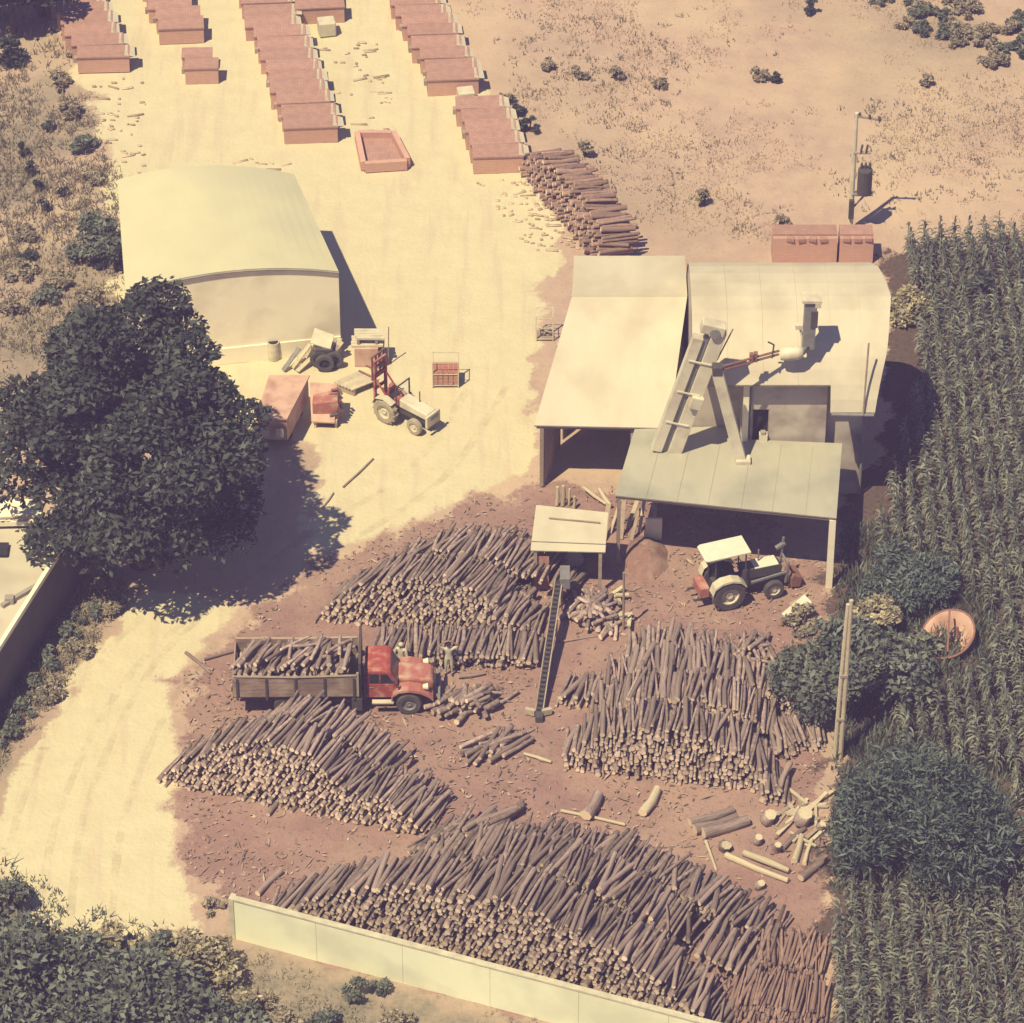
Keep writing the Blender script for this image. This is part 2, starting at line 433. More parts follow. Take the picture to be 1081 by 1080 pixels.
    bp = n.new('ShaderNodeBump'); bp.inputs['Strength'].default_value = 0.4; bp.inputs['Distance'].default_value = 0.08
    hs = n.new('ShaderNodeMath'); hs.operation = 'ADD'; l.new(fine, hs.inputs[0]); l.new(mid, hs.inputs[1])
    l.new(hs.outputs[0], bp.inputs['Height']); l.new(bp.outputs[0], b.inputs['Normal'])
    MATS['ground'] = m
    me = raw_mesh('ground', V, F, None, ['ground'], True)
    at_ = me.color_attributes.new('zone', 'FLOAT_COLOR', 'POINT')
    at_.data.foreach_set('color', np.stack([pale, dirt, soil_shade, green], -1).reshape(-1).astype(np.float32))
    return tag(link('ground', me), 'dusty pale yard and road with reddish earth under the logs and dry fields', kind='structure')


make_ground()


def make_haze():
    """thin bluish volume over the whole scene, added to lift the shadows"""
    m = bpy.data.materials.new('haze'); m.use_nodes = True; n = m.node_tree.nodes; n.clear()
    o = n.new('ShaderNodeOutputMaterial'); v = n.new('ShaderNodeVolumePrincipled')
    v.inputs['Color'].default_value = (0.54, 0.42, 1.0, 1); v.inputs['Density'].default_value = HAZE
    v.inputs['Anisotropy'].default_value = 0.0
    m.node_tree.links.new(v.outputs[0], o.inputs['Volume']); MATS['haze'] = m
    b = MB(); b.box((0, 500, 55.5), (6200, 6200, 113), 'haze')
    tag(b.build('haze'), 'thin bluish haze added to lift the shadows', kind='stuff')


HAZE = 0.00088
make_haze()


# ------------------------------------------------------------------ buildings
def P(mb, name, root, smooth=False, bevel=0.0, label=None, top=None):
    """mesh given in world coordinates becomes a part of root (or of a part of root)"""
    base = top or root
    L = base.location
    mb.v = [tuple(Vector(v) - L) for v in mb.v]
    o = mb.build(name, root, smooth, bevel)
    if label: o['label'] = label
    return o


def curve_sheet(mb, A, B, th, mat, under, edge):
    """A, B: matching rows of points; a bent sheet of thickness th between them"""
    n = len(A); dn = Vector((0, 0, th))
    for i in range(n - 1):
        mb.add([A[i], B[i], B[i + 1], A[i + 1]], [(0, 1, 2, 3)], mat)
        mb.add([A[i] - dn, B[i] - dn, B[i + 1] - dn, A[i + 1] - dn], [(3, 2, 1, 0)], under)
        mb.add([A[i], A[i] - dn, A[i + 1] - dn, A[i + 1]], [(3, 2, 1, 0)], edge)
        mb.add([B[i], B[i] - dn, B[i + 1] - dn, B[i + 1]], [(0, 1, 2, 3)], edge)
    for i in (0, n - 1):
        mb.add([A[i], B[i], B[i] - dn, A[i] - dn], [(0, 1, 2, 3) if i else (3, 2, 1, 0)], edge)


def V3(x, y, z): return Vector((x, y, z))


def vault_shed():
    FL, FR = at(138, 394), at(360, 371); BR, BL = at(311, 186, 4.3), at(124, 192, 4.3)
    FL.z = FR.z = BR.z = BL.z = 0
    root = thing('vaulted_shed', 'wide pale vaulted shed with a plain plastered gable front beside the big dark tree', 'shed', (FL + FR) / 2)
    H, RISE, N = 4.35, 0.62, 20
    arch = lambda t: H + RISE * (1 - (2 * t - 1) ** 2)
    A = [lerp(FL, FR, i / N) for i in range(N + 1)]; B = [lerp(BL, BR, i / N) for i in range(N + 1)]
    Az = [p + V3(0, 0, arch(i / N)) for i, p in enumerate(A)]; Bz = [p + V3(0, 0, arch(i / N)) for i, p in enumerate(B)]
    fd = ((FL + FR) / 2 - (BL + BR) / 2).normalized()
    m = MB()
    for i in range(N):
        m.add([A[i], A[i + 1], Az[i + 1] - V3(0, 0, .09), Az[i] - V3(0, 0, .09)], [(0, 1, 2, 3)], 'plaster')
    fac = P(m, 'facade_wall', root)
    m = MB()      # raised plinth along the foot of the front
    for i in range(N):
        q = fd * 0.07
        m.add([A[i] + q, A[i + 1] + q, A[i + 1] + q + V3(0, 0, .85), A[i] + q + V3(0, 0, .85), A[i] + V3(0, 0, .85), A[i + 1] + V3(0, 0, .85)], [(0, 1, 2, 3), (3, 2, 5, 4)], 'plaster')
    P(m, 'plinth', root)
    m = MB()
    m.tube([p + fd * 0.10 + V3(0, 0, -.05) for p in Az], 0.045, 'concrete', 6)
    P(m, 'verge_trim', root)
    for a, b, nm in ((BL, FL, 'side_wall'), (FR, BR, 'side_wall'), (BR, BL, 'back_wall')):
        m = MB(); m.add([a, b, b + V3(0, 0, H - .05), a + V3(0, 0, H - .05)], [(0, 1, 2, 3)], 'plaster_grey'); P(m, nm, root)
    m = MB()
    ex = lambda pts, q: [p + q for p in pts]
    curve_sheet(m, ex(Az, fd * 0.06), ex(Bz, -fd * 0.1), 0.08, 'roof_shed', 'roof_under', 'sheet_edge')
    P(m, 'roof', root, smooth=False)
    return root


def factory():
    root = thing('timber_works', 'long pale works building with a vaulted main roof, open wing and lean-to', 'building', (9.0, 1.0, 0))
    prof = [(-.4, 5.5), (-.2, 6.0), (.1, 6.55), (.45, 7.05), (.8, 7.45), (1.3, 7.9), (1.9, 8.25), (2.6, 8.55), (3.4, 8.7), (4.3, 8.72), (5.2, 8.62), (6.0, 8.42),
            (6.7, 8.12), (7.2, 7.75), (7.65, 7.25), (8.0, 6.6), (8.2, 5.5)]
    xr = lambda y: interp([(-.4, 15.0), (1, 15.5), (3.4, 15.75), (6, 15.4), (7.3, 14.9), (8.2, 14.3)], y)
    XL = 7.45
    m = MB()
    A = [V3(XL, y, z) for y, z in prof[2:]]; B = [V3(13.15, y, z) for y, z in prof[2:]]
    curve_sheet(m, A, B, 0.07, 'roof_pale', 'roof_under', 'sheet_edge')
    P(m, 'vault_roof', root)
    m = MB()
    A = [V3(13.152, y, z + .012) for y, z in prof]; B = [V3(xr(y), y, z + .012) for y, z in prof]
    curve_sheet(m, A, B, 0.07, 'roof_pale', 'roof_under', 'sheet_edge')
    P(m, 'vault_roof', root)
    # sheet joints: raised seams over the vault
    for x in (8.9, 10.35, 11.8, 14.4):
        m = MB(); m.tube([V3(x, y, z + .015) for y, z in prof[2 if x < 13 else 0:]], 0.011, 'roof_pale', 5); P(m, 'roof_seam', root)
    # walls
    def wall(name, x0, x1, y, z1, mat, z0=0.0, th=0.2):
        m = MB(); m.box(((x0 + x1) / 2, y + th / 2, (z0 + z1) / 2), (x1 - x0, th, z1 - z0), mat); return P(m, name, root)
    wall('front_wall', 5.0, XL, 1.62, 3.2, 'plaster_grey')
    wall('front_wall', XL, 9.55, 1.6, 7.95, 'plaster_grey')
    wall('side_wall', 9.55, 9.75, 0.72, 7.0, 'plaster_grey', th=0.88)
    # bay wall with the window opening, built round the hole
    wy = 0.7
    wx0, wx1, wz0, wz1 = 10.02, 10.72, 3.0, 4.85
    wall('front_wall', 9.752, wx0, wy, 7.15, 'plaster_grey'); wall('front_wall', wx1, 13.1, wy, 7.15, 'plaster_grey')
    wall('front_wall', wx0, wx1, wy, wz0, 'plaster_grey'); wall('front_wall', wx0, wx1, wy, 7.15, 'plaster_grey', wz1)
    m = MB(); m.box(((wx0 + wx1) / 2, wy + .95, (wz0 + wz1) / 2), (1.4, 1.4, 2.4), 'dark'); P(m, 'window_recess', root)
    w = MB()
    for a, b in (((wx0, wz0), (wx0, wz1)), ((wx1, wz0), (wx1, wz1)), ((wx0, wz1), (wx1, wz1))):
        w.bar((a[0], wy + .05, a[1]), (b[0], wy + .05, b[1]), 0.07, 0.07, 'timber')
    wf = P(w, 'window_frame', root)
    m = MB(); m.box((10.5, wy - .12, 3.48), (.34, .3, .4), 'steel_pale'); m.box((10.48, wy - .16, 3.75), (.2, .2, .16), 'concrete'); P(m, 'motor_box', root)
    m = MB(); m.box((9.72, wy - .14, 5.0), (0.24, 0.22, 4.1), 'plaster'); P(m, 'pilaster', root)
    m = MB(); m.tube([(9.95, wy - .06, 3.4), (9.95, wy - .06, 6.6)], 0.05, 'steel_grey', 6); P(m, 'drain_pipe', root)
    wall('front_wall', 13.1, 14.75, 1.25, 7.6, 'plaster_grey')
    m = MB()   # gable wall following the vault
    pts = [(max(y, 1.25), z - .12) for y, z in prof if y >= 0.8]
    poly = [V3(14.75, 1.25, 0)] + [V3(14.75 - max(0, (y - 6.5)) * .3, y, z) for y, z in pts] + [V3(14.2, 8.2, 0)]
    m.add(poly, [tuple(range(len(poly)))], 'plaster_grey'); P(m, 'gable_wall', root)
    poly = [V3(XL + .05, 1.6, 0)] + [V3(XL + .05, max(1.6, y), z - .09) for y, z in prof if y >= 1.3] + [V3(XL + .05, 8.2, 0)]
    m = MB(); m.add(poly, [tuple(reversed(range(len(poly))))], 'plaster_grey'); P(m, 'gable_wall', root)
    m = MB(); m.box((10.8, 8.25, 2.75), (7.0, .2, 5.5), 'plaster_grey'); P(m, 'back_wall', root)
    # ---- open wing with a steep front slope
    f0, f1 = at(564, 449, 3.3), at(706, 452, 3.35); r0, r1 = at(604, 312, 6.6), at(728, 312, 6.6); b0, b1 = at(606, 270, 6.5), at(728, 270, 6.5)
    r1.x = b1.x = 7.44; f1.x = min(f1.x, 7.40)
    m = MB(); m.slab([f0, f1, r1, r0], 0.07, 'roof_pale', 'roof_under', 'sheet_edge'); m.v = [tuple(v) for v in m.v]
    P(m, 'wing_roof', root)
    m = MB(); m.slab([r0 + V3(0, 0, .02), r1 + V3(0, 0, .02), b1, b0], 0.07, 'roof_pale', 'roof_under', 'sheet_edge'); P(m, 'wing_roof', root)
    m = MB(); m.tube([r0 + V3(-.05, 0, .0), r1 + V3(0, 0, .0)], 0.04, 'roof_pale', 6); P(m, 'ridge_cap', root)
    for t in (0.0, 0.98):
        q = lerp(f0, f1, t) + V3(.32 if t == 0 else 0, .12, 0); q.z = 0
        m = MB(); m.box((q.x, q.y, 1.62), (.16, .16, 3.24), 'timber'); P(m, 'post', root)
        q2 = lerp(b0, b1, t) + V3(.32 if t == 0 else -.1, -.1, 0)
        m = MB(); m.box((q2.x, q2.y, 3.2), (.16, .16, 6.4), 'timber'); P(m, 'post', root)
    m = MB(); m.bar(f0 + V3(.1, .12, -.14), f1 + V3(0, .12, -.14), .12, .14, 'timber'); P(m, 'eave_beam', root)
    # plank side wall added to darken the wing inside; the gap lets light in
    sA, sB = V3(f0.x + .42, f0.y + .2, 0), V3(b0.x + .32, 8.3, 0); L = (sB - sA).length; npl = 16
    for i in range(npl):
        if i == 7: continue
        u = (i + .5) / npl; c = lerp(sA, sB, u); yy = c.y
        hh = interp([(f0.y, 3.12), (r0.y, 6.4), (b0.y, 6.3)], yy) - .12
        m = MB(); m.bar(lerp(sA, sB, i / npl + .003) + V3(0, 0, hh / 2), lerp(sA, sB, (i + 1) / npl - .003) + V3(0, 0, hh / 2), .05, hh, 'timber'); P(m, 'plank', root)
    m = MB(); m.box((5.2, 8.35, 2.8), (4.3, .15, 5.6), 'plaster_grey'); P(m, 'back_wall', root)
    m = MB(); m.box((4.6, 6.0, 2.2), (5.4, .15, 4.4), 'plaster_grey'); P(m, 'inner_wall', root)
    # ---- lean-to over the saw bay
    a0, a1, c1, c0 = at(649, 523, 3.7), at(883, 547, 3.7), at(889, 468, 3.35), at(670, 453, 3.35)
    c1.y = min(c1.y, 0.62); c0.y = min(c0.y, 1.55)
    k0, k1 = lerp(c0, c1, .52), lerp(a0, a1, .52)
    k0b = V3(9.5, .62, 3.36)
    m = MB(); m.slab([a0, k1, a1, c1, k0b, V3(9.5, 1.55, 3.36), c0], 0.06, 'roof_green', 'roof_under', 'sheet_edge'); P(m, 'lean_to_roof', root)
    for t in (.14, .28, .42, .57, .71, .86):
        m = MB(); p, q = lerp(a0, a1, t), lerp(c0, c1, t); q = lerp(p, q, .93 if t > .5 else .98)
        m.bar(p + V3(0, 0, .014), q + V3(0, 0, .014), .025, .014, 'roof_green'); P(m, 'roof_seam', root)
    m = MB(); m.bar(a0 + V3(.05, .12, -.13), a1 + V3(-.05, .12, -.13), .12, .13, 'timber'); P(m, 'eave_beam', root)
    for t in (0.02, 0.985):
        q = lerp(a0, a1, t) + V3(0, .12, 0)
        m = MB(); m.box((q.x, q.y, 1.77), (.26 if t > .9 else .15, .2 if t > .9 else .15, 3.54), 'plaster' if t > .9 else 'timber')
        P(m, 'post', root, label='thick pale post' if t > .9 else None)
    # ---- fittings on the front and roof
    m = MB(); m.tube([(14.5, -.52, 5.45), (14.62, .2, 8.6)], 0.045, 'timber', 6); P(m, 'mast', root)
    # gutter
    m = MB(); m.tube([V3(13.2, -.47, 5.46), V3(14.95, -.47, 5.42)], .07, 'steel_grey', 7); P(m, 'gutter', root)
    m = MB(); m.tube([V3(14.72, -.47, 5.42), V3(14.72, 1.1, 4.9), V3(14.72, 1.1, 0.1)], .06, 'steel_grey', 7); P(m, 'drain_pipe', root)
    return root


def elevator():
    b, t = at(701, 470, 3.5), at(750, 355, 10.0)
    t.y = b.y - 0.75; b.y -= .35
    root = thing('bucket_elevator', 'long pale inclined bucket elevator leaning up past the vaulted roof', 'conveyor', b)
    d = (t - b).normalized()
    side = d.cross(V3(0, 1, 0)).normalized()
    for s, nm, w, mt in ((-.42, 'casing', .58, 'steel_pale'), (.34, 'casing', .44, 'steel_pale')):
        m = MB(); m.bar(b + side * s, t + side * s - d * (0.0 if s < 0 else .5), w, .38, mt, up=(0, -1, 0)); P(m, nm, root, bevel=.02)
    m = MB(); m.bar(b + side * .02 + V3(0, .04, 0), t + side * .02 - d * .4, .20, .2, 'steel_grey', up=(0, -1, 0)); P(m, 'belt', root)
    m = MB(); m.box(t + d * .1 - side * .1, (1.0, .55, .5), 'steel_pale', rot=Matrix((side, V3(0, -1, 0), d)).transposed()); P(m, 'head_housing', root, bevel=.05)
    m = MB(); m.lathe(t - side * .2 + V3(0, -.3, 0), (0, 1, 0), [(.0, -.04), (.22, -.04), (.22, .06), (0, .06)], 'steel_grey', 12); P(m, 'pulley', root)
    for k in (.25, .5, .75):
        q = lerp(b, t, k); m = MB(); m.bar(q - side * .55 + V3(0, -.22, 0), q + side * .42 + V3(0, -.22, 0), .06, .05, 'steel_pale', up=(0, 1, 0)); P(m, 'cross_brace', root)
    q = lerp(b, t, .45)
    m = MB(); m.box(q - side * .50 + V3(0, -.25, 0), (.5, .3, .62), 'steel_pale', rot=Matrix((side, V3(0, -1, 0), d)).transposed()); P(m, 'inspection_hatch', root, bevel=.03)
    q = lerp(b, t, .62); m = MB(); m.tube([q + V3(0, .1, -.1), V3(q.x + .3, 1.5, q.z - .5)], .05, 'steel_grey', 6); P(m, 'stay', root)

    a, c = at(757, 388, 8.1), at(781, 474, 3.55); a.y -= .3; c.y = a.y + .1
    r2 = thing('discharge_chute', 'pale square chute dropping beside the inclined bucket elevator onto the lean-to roof', 'chute', c)
    m = MB(); m.bar(a, c, .46, .4, 'steel_pale', up=(0, -1, 0)); P(m, 'duct', r2, bevel=.02)
    m = MB(); m.box(a + V3(0, 0, .12), (.42, .42, .4), 'dark_metal'); P(m, 'inlet_box', r2)
    m = MB(); m.box(c + V3(.1, -.1, -.02), (.62, .5, .3), 'steel_pale'); P(m, 'boot', r2, bevel=.03)

    q = at(757, 384, 8.3); q.y -= .2
    r3 = thing('dust_blower', 'grey dust blower with twin pipes and a tall hooded stack on the vaulted roof', 'blower', at(833, 374, 8.0))
    e = at(822, 372, 8.05)
    for s in (.09, -.09):
        m = MB(); m.tube([q + V3(.2, -.1, s), e + V3(0, -.15, s + .1)], .05, 'rust', 6); P(m, 'pipe', r3)
    for k in (.55, .62):
        m = MB(); w = lerp(q, e, k); m.box(w + V3(0, -.12, .14), (.16, .2, .42), 'rust'); P(m, 'valve', r3)
    m = MB(); m.lathe(at(835, 373, 8.05), (1, 0, .12), [(0, -.45), (.24, -.45), (.3, -.2), (.3, .25), (.2, .5), (0, .5)], 'steel_pale', 14); P(m, 'fan_housing', r3, smooth=True)
    m = MB(); m.tube([at(845, 373, 8.1), at(852, 366, 8.3), at(853, 352, 8.9)], .16, 'steel_grey', 10); P(m, 'elbow', r3, smooth=True)
    s0 = at(853, 366, 8.2)
    m = MB(); m.bar(s0, s0 + V3(.02, 0, 2.35), .5, .5, 'steel_grey', up=(0, 1, 0)); P(m, 'stack', r3, bevel=.02)
    m = MB(); m.box(s0 + V3(.05, 0, 2.45), (.8, .7, .12), 'steel_pale'); m.box(s0 + V3(.3, -.05, 2.3), (.24, .62, .24), 'steel_pale'); P(m, 'hood', r3)
    m = MB(); m.box(s0 + V3(.18, -.27, 1.55), (.28, .06, .8), 'dark_metal'); P(m, 'louvre', r3)
    m = MB(); m.tube([s0 + V3(-.3, -.1, -.2), s0 + V3(-.28, -.1, .6), s0 + V3(-.38, -.1, 1.0)], .05, 'steel_pale', 6); m.box(s0 + V3(-.42, -.1, 1.1), (.3, .22, .2), 'steel_pale'); P(m, 'vent_pipe', r3)
    m = MB(); m.tube([at(815, 378, 8.05), at(817, 364, 8.6), at(811, 361, 8.8)], .04, 'dark_metal', 6); P(m, 'hook_pipe', r3)
    p = at(757, 380, 8.2)
    r4 = MB(); r4.tube([p, p + V3(.6, .0, 1.55)], .03, 'timber', 6)
    tag(r4.build('prop_rod', loc=p), 'thin leaning wooden rod beside the chute inlet on the roof', 'rod')


def shelter():
    a0, a1, c1, c0 = at(560, 581, 2.2), at(639, 583, 2.2), at(642, 541, 2.55), at(566, 533, 2.55)
    base = (a0 + c1) / 2; base.z = 0
    root = thing('saw_shelter', 'small open shelter with a flat pale sheet roof at the head of the log conveyor', 'shelter', base)
    m = MB(); q0, q1 = lerp(a0, c0, .18), lerp(a1, c1, .18)
    m.slab([q0 + V3(0, 0, .06), q1 + V3(0, 0, .06), c1, c0], .06, 'roof_pale', 'roof_under', 'sheet_edge'); P(m, 'roof_sheet', root)
    m = MB(); m.slab([a0, a1, lerp(a1, c1, .22), lerp(a0, c0, .22)], .05, 'roof_pale', 'roof_under', 'sheet_edge'); P(m, 'roof_sheet', root)
    m = MB(); m.bar(lerp(c0, a0, .33) + V3(.6, 0, .09), lerp(c1, a1, .3) + V3(-.3, 0, .09), .05, .05, 'timber'); P(m, 'batten', root)
    for (p, k) in ((a0, 1), (a1, -1), (c1, -1), (c0, 1)):
        m = MB(); m.box((p.x + .2 * k, p.y + (.1 if p in (a0, a1) else -.1), p.z / 2 - .05), (.14, .14, p.z - .1), 'timber'); P(m, 'post', root)
    m = MB(); m.box((a0.x + .45, a0.y + .15, .9), (.62, .05, 1.75), 'red_faded'); P(m, 'board', root, label='reddish upright board under the roof edge')
    m = MB(); m.box((base.x + .4, base.y + .4, .5), (1.7, .9, 1.0), 'dark_metal'); m.lathe((base.x + .2, base.y - .1, 1.0), (0, 1, 0), [(0, -.02), (.4, -.02), (.4, .02), (0, .02)], 'steel_grey', 18); P(m, 'saw_bench', root)

    # log conveyor: an inclined chain ladder from the yard up into the shelter
    b, t = at(569, 752, .22), at(590, 612, 1.5)
    root = thing('log_conveyor', 'narrow inclined chain conveyor climbing from the yard to the small shelter', 'conveyor', (b.x, b.y, 0))
    d = (t - b).normalized(); s = d.cross(V3(0, 0, 1)).normalized(); u = s.cross(d)
    for k in (-.15, .15):
        m = MB(); m.bar(b + s * k, t + s * k, .05, .14, 'timber'); P(m, 'rail', root)
    L = (t - b).length; n = int(L / .24); rung = None
    for i in range(n):
        m = MB(); c = b + d * (.15 + i * .24); m.bar(c - s * .13 + u * .05, c + s * .13 + u * .05, .10, .06, 'dark_metal'); P(m, 'slat', root)
    m = MB(); m.bar(b - u * .03, t - u * .03, .22, .03, 'dark'); P(m, 'trough', root)
    for k in (.35, .7, .97):
        q = lerp(b, t, k)
        for j in (-.15, .15):
            m = MB(); m.bar(V3(q.x + j, q.y, 0), q + s * j - V3(0, 0, .06), .07, .07, 'timber'); P(m, 'leg', root)
    m = MB(); m.box(t + V3(.25, .1, .05), (.42, .9, .55), 'steel_grey'); P(m, 'head_box', root, bevel=.03)
    for sx in (-.35, .3):
        m = MB(); m.box(V3(b.x + sx, b.y + .1, .18), (.4, .16, .26), 'timber_pale', rz=sx); P(m, 'chock', root)
    m = MB(); m.box(V3(b.x, b.y - .15, .12), (.3, .4, .24), 'dark_metal'); P(m, 'tail_box', root)


def left_house():
    c = at(86, 546, 3.0); f = at(-75, 800, 3.0); w = at(-190, 552, 3.0)
    c.z = f.z = w.z = 0
    L2 = w + (f - c)
    root = thing('flat_roofed_house', 'flat roofed pale house with low parapet and long shaded side wall by the track', 'building', (c + f) / 2)
    H = 2.75
    m = MB(); m.add([f, c, c + V3(0, 0, H), f + V3(0, 0, H)], [(0, 1, 2, 3)], 'wall_shade'); P(m, 'side_wall', root)
    m = MB(); m.add([c, w, w + V3(0, 0, H), c + V3(0, 0, H)], [(0, 1, 2, 3)], 'plaster_grey'); P(m, 'back_wall', root)
    m = MB(); m.add([L2, f, f + V3(0, 0, H), L2 + V3(0, 0, H)], [(0, 1, 2, 3)], 'plaster_grey'); P(m, 'front_wall', root)
    ins = 0.16
    di = (w - c).normalized(); dj = (f - c).normalized()
    m = MB()
    q = [c + di * ins + dj * ins, f + di * ins - dj * ins, L2 - dj * ins, w + dj * ins]
    m.add([p + V3(0, 0, H - .15) for p in q], [(0, 3, 2, 1)], 'roof_pale'); P(m, 'roof', root)
    for a, b in ((c, f), (c, w), (f, L2)):
        m = MB(); n = (b - a).normalized(); sd = V3(-n.y, n.x, 0)
        sd = sd if sd.dot((root.location - a) + di * 3) > 0 else -sd
        m.bar(a + sd * .08 + V3(0, 0, H + .10) - n * .0, b + sd * .08 + V3(0, 0, H + .10), .17, .22, 'plaster'); P(m, 'parapet', root)
    # things on the roof: skylight opening, kerb, rubble
    s = at(2, 581, 2.7)
    m = MB(); m.box(s + V3(-.3, 0, .05), (1.1, .8, .1), 'dark'); P(m, 'roof_hatch', root)
    m = MB(); m.bar(at(2, 640, 2.68), at(40, 618, 2.68), .18, .2, 'concrete'); P(m, 'roof_kerb', root)
    m = MB(); m.box(at(10, 633, 2.75), (.35, .3, .3), 'concrete'); P(m, 'block', root)
    # second low wall and block behind
    r2 = thing('rear_annex', 'low pale annex with a thick flat edge behind the flat roofed house', 'building', at(10, 560))
    m = MB(); p0, p1, p2, p3 = at(-120, 552, 1.6), at(44, 545, 1.6), at(42, 530, 1.6), at(-120, 526, 1.6)
    m.slab([p0, p1, p2, p3], 1.6, 'plaster'); P(m, 'walls', r2)
    m = MB(); m.slab([p + V3(.06 * (1 if i in (1, 2) else -1), .05 * (-1 if i < 2 else 1), .1) for i, p in enumerate((p0, p1, p2, p3))], .1, 'plaster'); P(m, 'roof_slab', r2)
    bt = thing('timber_heap', 'short pale boards dumped on the parapet corner of the flat roofed house', 'boards', at(68, 556, 2.6))
    for i in range(7):
        p = at(58 + random.random() * 22, 550 + random.random() * 12, 2.72 + .05 * i); a = random.uniform(-.5, 1.0)
        m = MB(); dd = V3(math.cos(a), math.sin(a), 0) * random.uniform(.25, .5); m.bar(p - dd, p + dd, .14, .05, 'timber_pale'); P(m, 'board', bt)


def front_wall():
    a, b = at(245, 990), at(800, 1137)
    root = thing('boundary_wall', 'pale greenish plastered boundary wall in front of the longest log pile', 'wall', (a + b) / 2)
    d = (b - a).normalized(); L = (b - a).length; n = 6; sd = V3(-d.y, d.x, 0)
    for i in range(n):
        p, q = a + d * (L * i / n + .006), a + d * (L * (i + 1) / n - .006)
        m = MB(); m.bar(p + V3(0, 0, .95) + sd * .1, q + V3(0, 0, .95) + sd * .1, .2, 2.0, 'wall_pale'); P(m, 'wall_panel', root)
    m = MB(); m.bar(a + V3(0, 0, 1.97) + sd * .1 - d * .04, b + V3(0, 0, 1.97) + sd * .1, .25, .07, 'wall_cap'); P(m, 'coping', root)
    m = MB(); m.box(a + V3(.05, .02, 1.0) + sd * .1, (.2, .34, 2.02), 'wall_cap', rz=math.atan2(d.y, d.x)); P(m, 'end_pier', root)


def poles():
    b = at(884, 800); t = b + V3(.10, .1, 7.9)
    root = thing('twin_pole', 'tall pair of slim pale poles tied together with cross pieces among the bushes', 'pole', b)
    for k in (-.11, .11):
        m = MB(); m.tube([b + V3(k, 0, -.2), lerp(b, t, .5) + V3(k * .9, 0, 0), t + V3(k * .55, 0, -.2 if k < 0 else 0)], [.10, .09, .08], 'timber_pale', 8); P(m, 'pole', root)
    for z in (2.0, 4.2):
        m = MB(); m.bar(lerp(b, t, z / 7.9) + V3(-.15, -.07, 0), lerp(b, t, z / 7.9) + V3(.15, -.07, 0), .06, .12, 'timber'); P(m, 'cross_piece', root)
    b = at(897, 243); H = 6.4
    root = thing('utility_pole', 'concrete utility pole with a dark transformer and fuses above the brick stack', 'utility pole', b)
    m = MB(); m.tube([b + V3(0, 0, -.3), b + V3(.0, 0, H)], [.15, .09], 'steel_pale', 8); P(m, 'pole', root)
    m = MB(); m.bar(b + V3(-.1, 0, H - .15), b + V3(1.15, .1, H - .45), .1, .1, 'timber'); P(m, 'crossarm', root)
    for k in (.15, .6, 1.05):
        m = MB(); m.lathe(b + V3(k, .04, H - .2 - .24 * k), (0, 0, 1), [(.0, 0), (.05, 0), (.08, .08), (.05, .12), (.07, .2), (0, .24)], 'dark_metal', 8); P(m, 'insulator', root)
    m = MB(); m.bar(b + V3(-.05, -.08, 4.3), b + V3(.75, -.08, 4.3), .1, .1, 'timber'); P(m, 'crossarm', root)
    for k in (.28, .52):
        m = MB(); m.tube([b + V3(k, -.1, 4.3), b + V3(k + .06, -.12, 4.75)], .05, 'dark_metal', 6); P(m, 'fuse', root)
    m = MB(); m.lathe(b + V3(.55, -.05, 2.1), (0, 0, 1), [(0, 0), (.34, 0), (.34, 1.25), (.30, 1.32), (0, 1.36)], 'dark_metal', 14); tr = P(m, 'transformer', root, label='dark transformer drum')
    for k in (-.18, 0, .18):
        m = MB(); m.lathe(b + V3(.55 + k, -.05, 3.44), (0, 0, 1), [(.05, 0), (.07, .08), (.04, .3), (0, .34)], 'dark_metal', 6); P(m, 'bushing', root)
    m = MB(); m.bar(b + V3(0, -.05, 2.05), b + V3(.95, -.05, 2.05), .3, .08, 'steel_grey'); P(m, 'platform', root)
    m = MB(); m.bar(b + V3(.02, -.05, 1.2), b + V3(.6, -.05, 2.0), .07, .07, 'steel_grey'); P(m, 'brace', root)
    m = MB(); m.box(b + V3(.0, -.2, 1.3), (.24, .16, 1.0), 'dark_metal'); P(m, 'meter_box', root)


def brick_unit(W, D, H, covered, base, rz, label, group):
    root = thing('brick_stack', label, 'brick stack', base, rz, group)
    m = MB(); m.box((W / 2, D / 2, H / 2), (W, D, H), 'brick_red'); m.build('brick_core', root)
    t = random.uniform(.02, .06)
    m = MB(); m.slab([V3(-.03, -.05, H + .05), V3(W + .03, -.05, H + .05 + random.uniform(-.02, .02)), V3(W + .02, D + .04, H + .14), V3(-.02, D + .04, H + .14)], .07, 'brick_top')
    m.build('top_course', root)
    if covered:
        e = random.uniform(.08, .2)
        m = MB(); m.slab([V3(W - .22, -.02, H + .10), V3(W + .14 + e, .10, H * .97), V3(W + .10 + e, D - .02, H * 1.02), V3(W - .16, D, H + .17)], .03, 'plastic_pale'); m.build('side_flap', root)
    if random.random() < .5:
        m = MB(); m.box((-.09, .2, H * .8), (.14, .3, H * .3), 'timber'); m.build('corner_prop', root)
    return root


